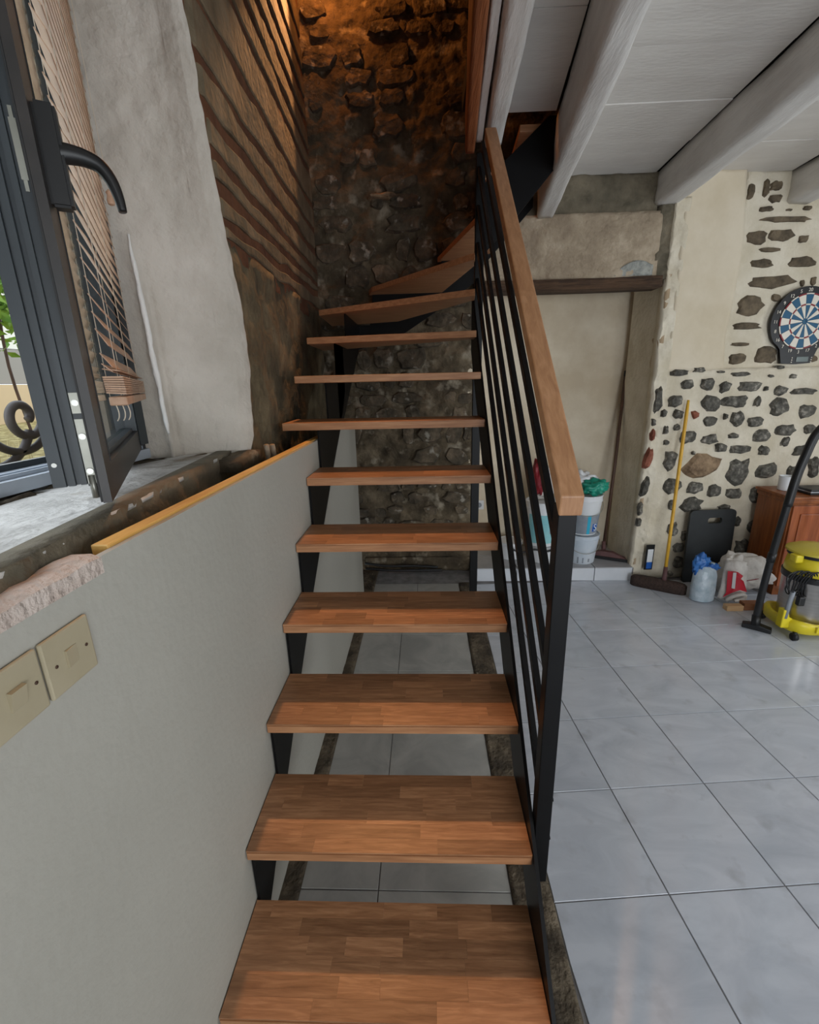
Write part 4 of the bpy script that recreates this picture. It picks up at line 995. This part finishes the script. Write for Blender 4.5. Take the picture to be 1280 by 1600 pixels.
rprint('red_print', [(2.765, 2.512, 0.265), (2.775, 2.500, 0.09), (2.76, 2.505, 0.05), (2.80, 2.478, 0.10), (2.845, 2.462, 0.13), (2.905, 2.468, 0.11), (2.865, 2.470, 0.20), (2.845, 2.475, 0.215), (2.865, 2.485, 0.235), (2.825, 2.490, 0.265)], M['red'])
rprint('white_strip', [(2.793, 2.492, 0.26), (2.797, 2.484, 0.135), (2.815, 2.474, 0.135), (2.812, 2.485, 0.262)], M['white'])
tube('sack_roll', spline([(2.775, 2.485, 0.035), (2.80, 2.46, 0.075), (2.85, 2.445, 0.10), (2.885, 2.45, 0.085), (2.87, 2.455, 0.055), (2.82, 2.465, 0.04)], 5), [0.014]*26, M['sack'], sk, 8)
tube('red_seam', spline([(2.86, 2.49, 0.165), (2.93, 2.525, 0.175), (3.0, 2.53, 0.185), (3.05, 2.545, 0.19)], 5), 0.004, M['darkred'], sk, 6)
sk.location.x += 0.03
of = tag(box('wood_offcut', 2.745, 2.865, 2.375, 2.425, 0.0, 0.040, M['pinewood'], None, 0.001), 'pale pine offcut on the floor in front of the sack', 'offcut')
of2 = tag(box('wood_offcut', 2.875, 3.02, 2.385, 2.445, 0.0, 0.055, M['brownwood'], None, 0.001), 'brown wood offcut on the floor behind the hose', 'offcut')

# cabinet with things on it
cbn = tag(root('cabinet', (3.50, 2.78, 0.0)), 'brown varnished wooden cabinet against the stone wall behind the vacuum cleaner', 'cabinet')
box('body', 3.245, 3.85, 2.62, 2.965, 0.06, 0.755, M['cabinet'], cbn, 0.003)
box('plinth', 3.26, 3.84, 2.64, 2.955, 0.0, 0.06, M['cabinet'], cbn, 0.002)
prism('top_moulding', [(3.215, 2.585, 0.79), (3.88, 2.585, 0.79), (3.88, 2.97, 0.79), (3.215, 2.97, 0.79)], (0, 0, 0.022), M['cabinet'], cbn, 0.006)
prism('top_moulding', [(3.23, 2.60, 0.755), (3.865, 2.60, 0.755), (3.865, 2.968, 0.755), (3.23, 2.968, 0.755)], (0, 0, 0.035), M['cabinet'], cbn, 0.008)
for a, b in ((3.255, 3.545), (3.55, 3.84)):
    d = box('door', a, b, 2.603, 2.620, 0.09, 0.74, M['cabinet_front'], cbn, 0.003)
    box('door_panel', a+.055, b-.055, 2.593, 2.605, 0.15, 0.68, M['cabinet_front'], d, 0.005)
    tube('knob', [((a+b)/2+(.11 if a < 3.4 else -.11), 2.602, .45), ((a+b)/2+(.11 if a < 3.4 else -.11), 2.575, .45)], [0.009, 0.013], M['zinc'], d, 12)
pot = tag(lathe('white_pot', [(.046, 0), (.05, .004), (.052, .10), (.0545, .102), (.0545, .112), (.048, .112), (.046, .10)], 3.335, 2.82, M['white'], None, 28, 0.8125), 'plain white pot on the cabinet top', 'pot')
bx_ = tag(root('black_case', (3.45, 2.71, 0.8125)), 'black case with a silver edge on the cabinet top', 'case')
box('case_lid', 3.375, 3.56, 2.63, 2.79, 0.838, 0.857, M['blackplastic'], bx_, 0.006)
box('case_base', 3.385, 3.55, 2.64, 2.78, 0.8125, 0.832, M['blackplastic'], bx_, 0.004)
box('silver_edge', 3.380, 3.555, 2.635, 2.785, 0.831, 0.839, M['silver'], bx_, 0.002)
cr = tag(root('metal_stand', (3.42, 2.50, 0.0)), 'silver metal upright at the right picture edge beside the cabinet', 'stand')
box('upright', 3.405, 3.425, 2.49, 2.51, 0.02, 1.05, M['silver'], cr, 0.002)
box('foot', 3.34, 3.50, 2.44, 2.56, 0.0, 0.022, M['silver'], cr, 0.003)
tube('knob', [(3.408, 2.488, 0.40), (3.408, 2.47, 0.40)], 0.016, M['blackplastic'], cr, 12)

# wet and dry vacuum cleaner
VX, VY = 3.07, 2.13
vc = tag(root('vacuum_cleaner', (VX, VY, 0.0)), 'yellow and black wet-dry vacuum cleaner with a steel drum', 'vacuum cleaner')
lathe('drum', [(.135, .095), (.14, .10), (.150, .385), (.152, .39)], VX, VY, M['inox'], vc, 48)
lathe('drum_rim', [(.152, .385), (.158, .388), (.160, .425), (.154, .43)], VX, VY, M['blackplastic'], vc, 40)
lathe('motor_head', [(.150, .428), (.152, .432), (.150, .47), (.140, .53), (.128, .545)], VX, VY, M['yellow'], vc, 40)
lathe('head_band', [(.132, .543), (.140, .546), (.142, .566), (.130, .57)], VX, VY, M['blackplastic'], vc, 40, sx=1.12)
lathe('lid', [(.142, .566), (.152, .570), (.150, .582), (.12, .598), (.06, .606), (.02, .607)], VX, VY, M['yellow_dull'], vc, 40, sx=1.12)
box('cable_hook', VX-.185, VX-.135, VY-.075, VY-.015, .515, .568, M['yellow'], vc, 0.01)
def traypoly(r, z, n=48):
    out = []
    for k in range(n):
        a = 2*math.pi*k/n; c, s = math.cos(a), math.sin(a); q = (abs(c)**3.2+abs(s)**3.2)**(-1/3.2)
        out.append((VX+r*q*c, VY+r*q*s, z))
    return out
bm = bmesh.new(); rg = []
for r, z in ((.165, .048), (.178, .055), (.182, .10), (.176, .118), (.158, .122), (.150, .112), (.145, .098)):
    dz = lambda p: 0.0
    rg.append([bm.verts.new((x, y, zz+(0.028*max(0, (abs(math.cos(4*(math.atan2(y-VY, x-VX)-math.pi/4)*.5))-.55)) if zz > .09 else 0))) for x, y, zz in traypoly(r, z)])
for i in range(len(rg)-1):
    for k in range(48): bm.faces.new((rg[i][k], rg[i][(k+1) % 48], rg[i+1][(k+1) % 48], rg[i+1][k]))
bm.faces.new(rg[0]); bm.faces.new(rg[-1])
from_bm('base_tray', bm, M['yellow'], vc, True)
prism('tray_lug', [(VX-.215, VY-.11, .07), (VX-.150, VY-.11, .07), (VX-.150, VY-.11, .14), (VX-.178, VY-.11, .14), (VX-.185, VY-.11, .20), (VX-.215, VY-.11, .20)], (0, 0.05, 0), M['yellow'], vc, 0.006)
box('tray_clip', VX-.055, VX-.005, VY-.194, VY-.180, .075, .118, M['yellow'], vc, 0.004)
for sx in (-1, 1):
    for sy in (-1, 1):
        cx, cy = VX+sx*.145, VY+sy*.145
        w = tube('castor', [(cx-.012, cy, .026), (cx+.012, cy, .026)], 0.026, M['black_rubber'], vc, 16)
        tube('castor_stem', [(cx, cy, .03), (cx, cy, .06)], 0.012, M['black_rubber'], vc, 8)
box('latch', VX-.045, VX-.010, VY-.170, VY-.150, .30, .40, M['blackplastic'], vc, 0.005)
R = random.Random(4)
for k in range(7):
    pts = []
    ph = R.random()*0.5
    for i in range(25):
        a = 2*math.pi*i/24
        pts.append((VX-.175+0.012*k*.4+.045*math.cos(a)*(.8+.2*R.random())+.01*k, VY-.085-0.006*k-.015*math.sin(a+ph), .385+.10*math.sin(a)*(.85+.2*ph)))
    tube('mains_cable', spline(pts, 2), 0.0042, M['black_rubber'], vc, 6)
tube('mains_cable', spline([(VX-.19, VY-.10, .47), (VX-.245, VY-.11, .44), (VX-.235, VY-.12, .36), (VX-.185, VY-.11, .33)], 5), 0.0042, M['black_rubber'], vc, 6)
box('cable_plug', VX-.165, VX-.125, VY-.145, VY-.11, .245, .31, M['blackplastic'], vc, 0.008)
tube('accessory', [(VX-.195, VY-.10, .14), (VX-.18, VY-.10, .33)], 0.014, M['label_grey'], vc, 10)
tube('cable_loop', spline([(VX-.11, VY-.155, .43), (VX-.04, VY-.175, .45), (VX+.06, VY-.175, .43), (VX+.10, VY-.17, .36), (VX+.15, VY-.16, .35)], 5), 0.0042, M['black_rubber'], vc, 6)
hs = tag(root('suction_pipe', (2.76, 2.10, 0.0)), 'black suction pipe with bent grip leaning on the vacuum cleaner', 'pipe')
tube('pipe', spline([(2.765, 2.12, 0.07), (2.752, 2.10, 0.30), (2.748, 2.08, 0.55), (2.748, 2.06, 0.78), (2.752, 2.05, 0.92)], 4), 0.021, M['black_rubber'], hs, 16)
tube('pipe_collar', [(2.748, 2.083, 0.52), (2.748, 2.078, 0.58)], 0.024, M['blackplastic'], hs, 16)
tube('grip', spline([(2.752, 2.05, 0.90), (2.768, 2.05, 1.08), (2.790, 2.05, 1.20), (2.825, 2.05, 1.335), (2.90, 2.05, 1.42), (3.02, 2.05, 1.46)], 5), 0.024, M['blackplastic'], hs, 16)
prism('floor_nozzle', [(2.70, 2.15, 0.002), (2.83, 2.05, 0.002), (2.83, 2.05, 0.030), (2.76, 2.10, 0.048), (2.70, 2.15, 0.030)], (0.035, 0.045, 0), M['black_rubber'], hs, 0.006)
tube('nozzle_joint', [(2.755, 2.10, 0.045), (2.764, 2.12, 0.11)], 0.026, M['blackplastic'], hs, 12)

# ------------------------------------------------------------------ outside the window
gd = tag(rough_sheet('ground_outside', lambda u, v: (-0.68-7.5*(1-u), -3+11*v, 1.30-0.02*(1-u)), 30, 44, 0.05, 2, M['grass'], None, 0.3, (0, 0, 1), 61), 'dry sunlit ground outside the window', kind='structure')
hw = tag(root('neighbour_wall', (-5.0, 5.0, 1.2)), 'cream rendered wall with grey band and beige plinth across the yard', 'wall')
box('render', -5.2, -5.0, 0.0, 9.0, 2.25, 5.0, M['ext_white'], hw)
box('grey_band', -5.2, -4.97, 0.0, 9.0, 1.80, 2.24, M['ext_grey'], hw)
box('plinth', -5.2, -4.92, 0.0, 9.0, 1.2, 1.79, M['ext_beige'], hw)
ir = tag(root('iron_scroll', (-0.92, 0.86, 1.36)), 'wrought iron scroll of the grille outside the window', 'grille')
def spiral(cy, cz, r0, r1, a0, a1, n=40): return [(-0.92, cy+(r0+(r1-r0)*k/n)*math.cos(a0+(a1-a0)*k/n), cz+(r0+(r1-r0)*k/n)*math.sin(a0+(a1-a0)*k/n)) for k in range(n+1)]
tube('scroll', spiral(0.905, 1.60, 0.022, 0.085, -0.6, 6.6, 60), 0.015, M['iron'], ir, 10)
tube('scroll', spiral(0.87, 1.625, 0.140, 0.150, 2.9, 6.1, 40), 0.014, M['iron'], ir, 10)
tube('scroll', spiral(0.74, 1.62, 0.17, 0.19, 3.3, 5.9, 40), 0.014, M['iron'], ir, 10)
tube('bottom_bar', [(-0.92, -0.8, 1.385), (-0.92, 1.5, 1.385)], 0.012, M['iron'], ir, 8)
tube('upright', [(-0.92, 1.25, 1.27), (-0.92, 1.25, 2.4)], 0.012, M['iron'], ir, 8)
tube('upright', [(-0.92, -0.5, 1.27), (-0.92, -0.5, 2.4)], 0.012, M['iron'], ir, 8)
R = random.Random(8)
verts = []; faces = []
for k in range(260):
    x = -0.75-1.6*R.random(); y = 0.2+3.2*R.random(); h = 0.05+0.09*R.random(); a = R.random()*6.28; lx, ly = (R.random()-.5)*.08, (R.random()-.5)*.08
    b = len(verts); dx, dy = .006*math.cos(a), .006*math.sin(a)
    verts += [(x-dx, y-dy, 1.24), (x+dx, y+dy, 1.24), (x+lx, y+ly, 1.29+h)]; faces.append((b, b+1, b+2))
g_ = tag(mesh('dry_grass', verts, faces, M['straw']), 'dry straw grass outside below the window grille', 'grass', kind='stuff')
sh = tag(root('shrub', (-3.0, 3.25, 1.25)), 'bright green leafy shrub outside at the left picture edge', 'shrub')
tube('stem', spline([(-3.0, 3.25, 1.25), (-3.02, 3.2, 1.9), (-2.98, 3.22, 2.6)], 4), 0.012, M['broom_wood'], sh, 6)
verts = []; faces = []
for k in range(420):
    c = Vector((-3.0+0.30*R.gauss(0, .6), 3.20+0.28*R.gauss(0, .6), 2.45+0.30*R.gauss(0, .6)))
    a = Vector((R.gauss(0, 1), R.gauss(0, 1), R.gauss(0, 1))).normalized(); b = a.orthogonal().normalized()
    L_ = 0.05+.03*R.random(); i = len(verts); nn = a.cross(b)
    verts += [c-a*L_, c+b*L_*.4+nn*.004, c+a*L_, c-b*L_*.4+nn*.004]; faces.append((i, i+1, i+2, i+3))
lf = mesh('foliage', verts, faces, M['leaf'], sh); lf['kind'] = 'stuff'
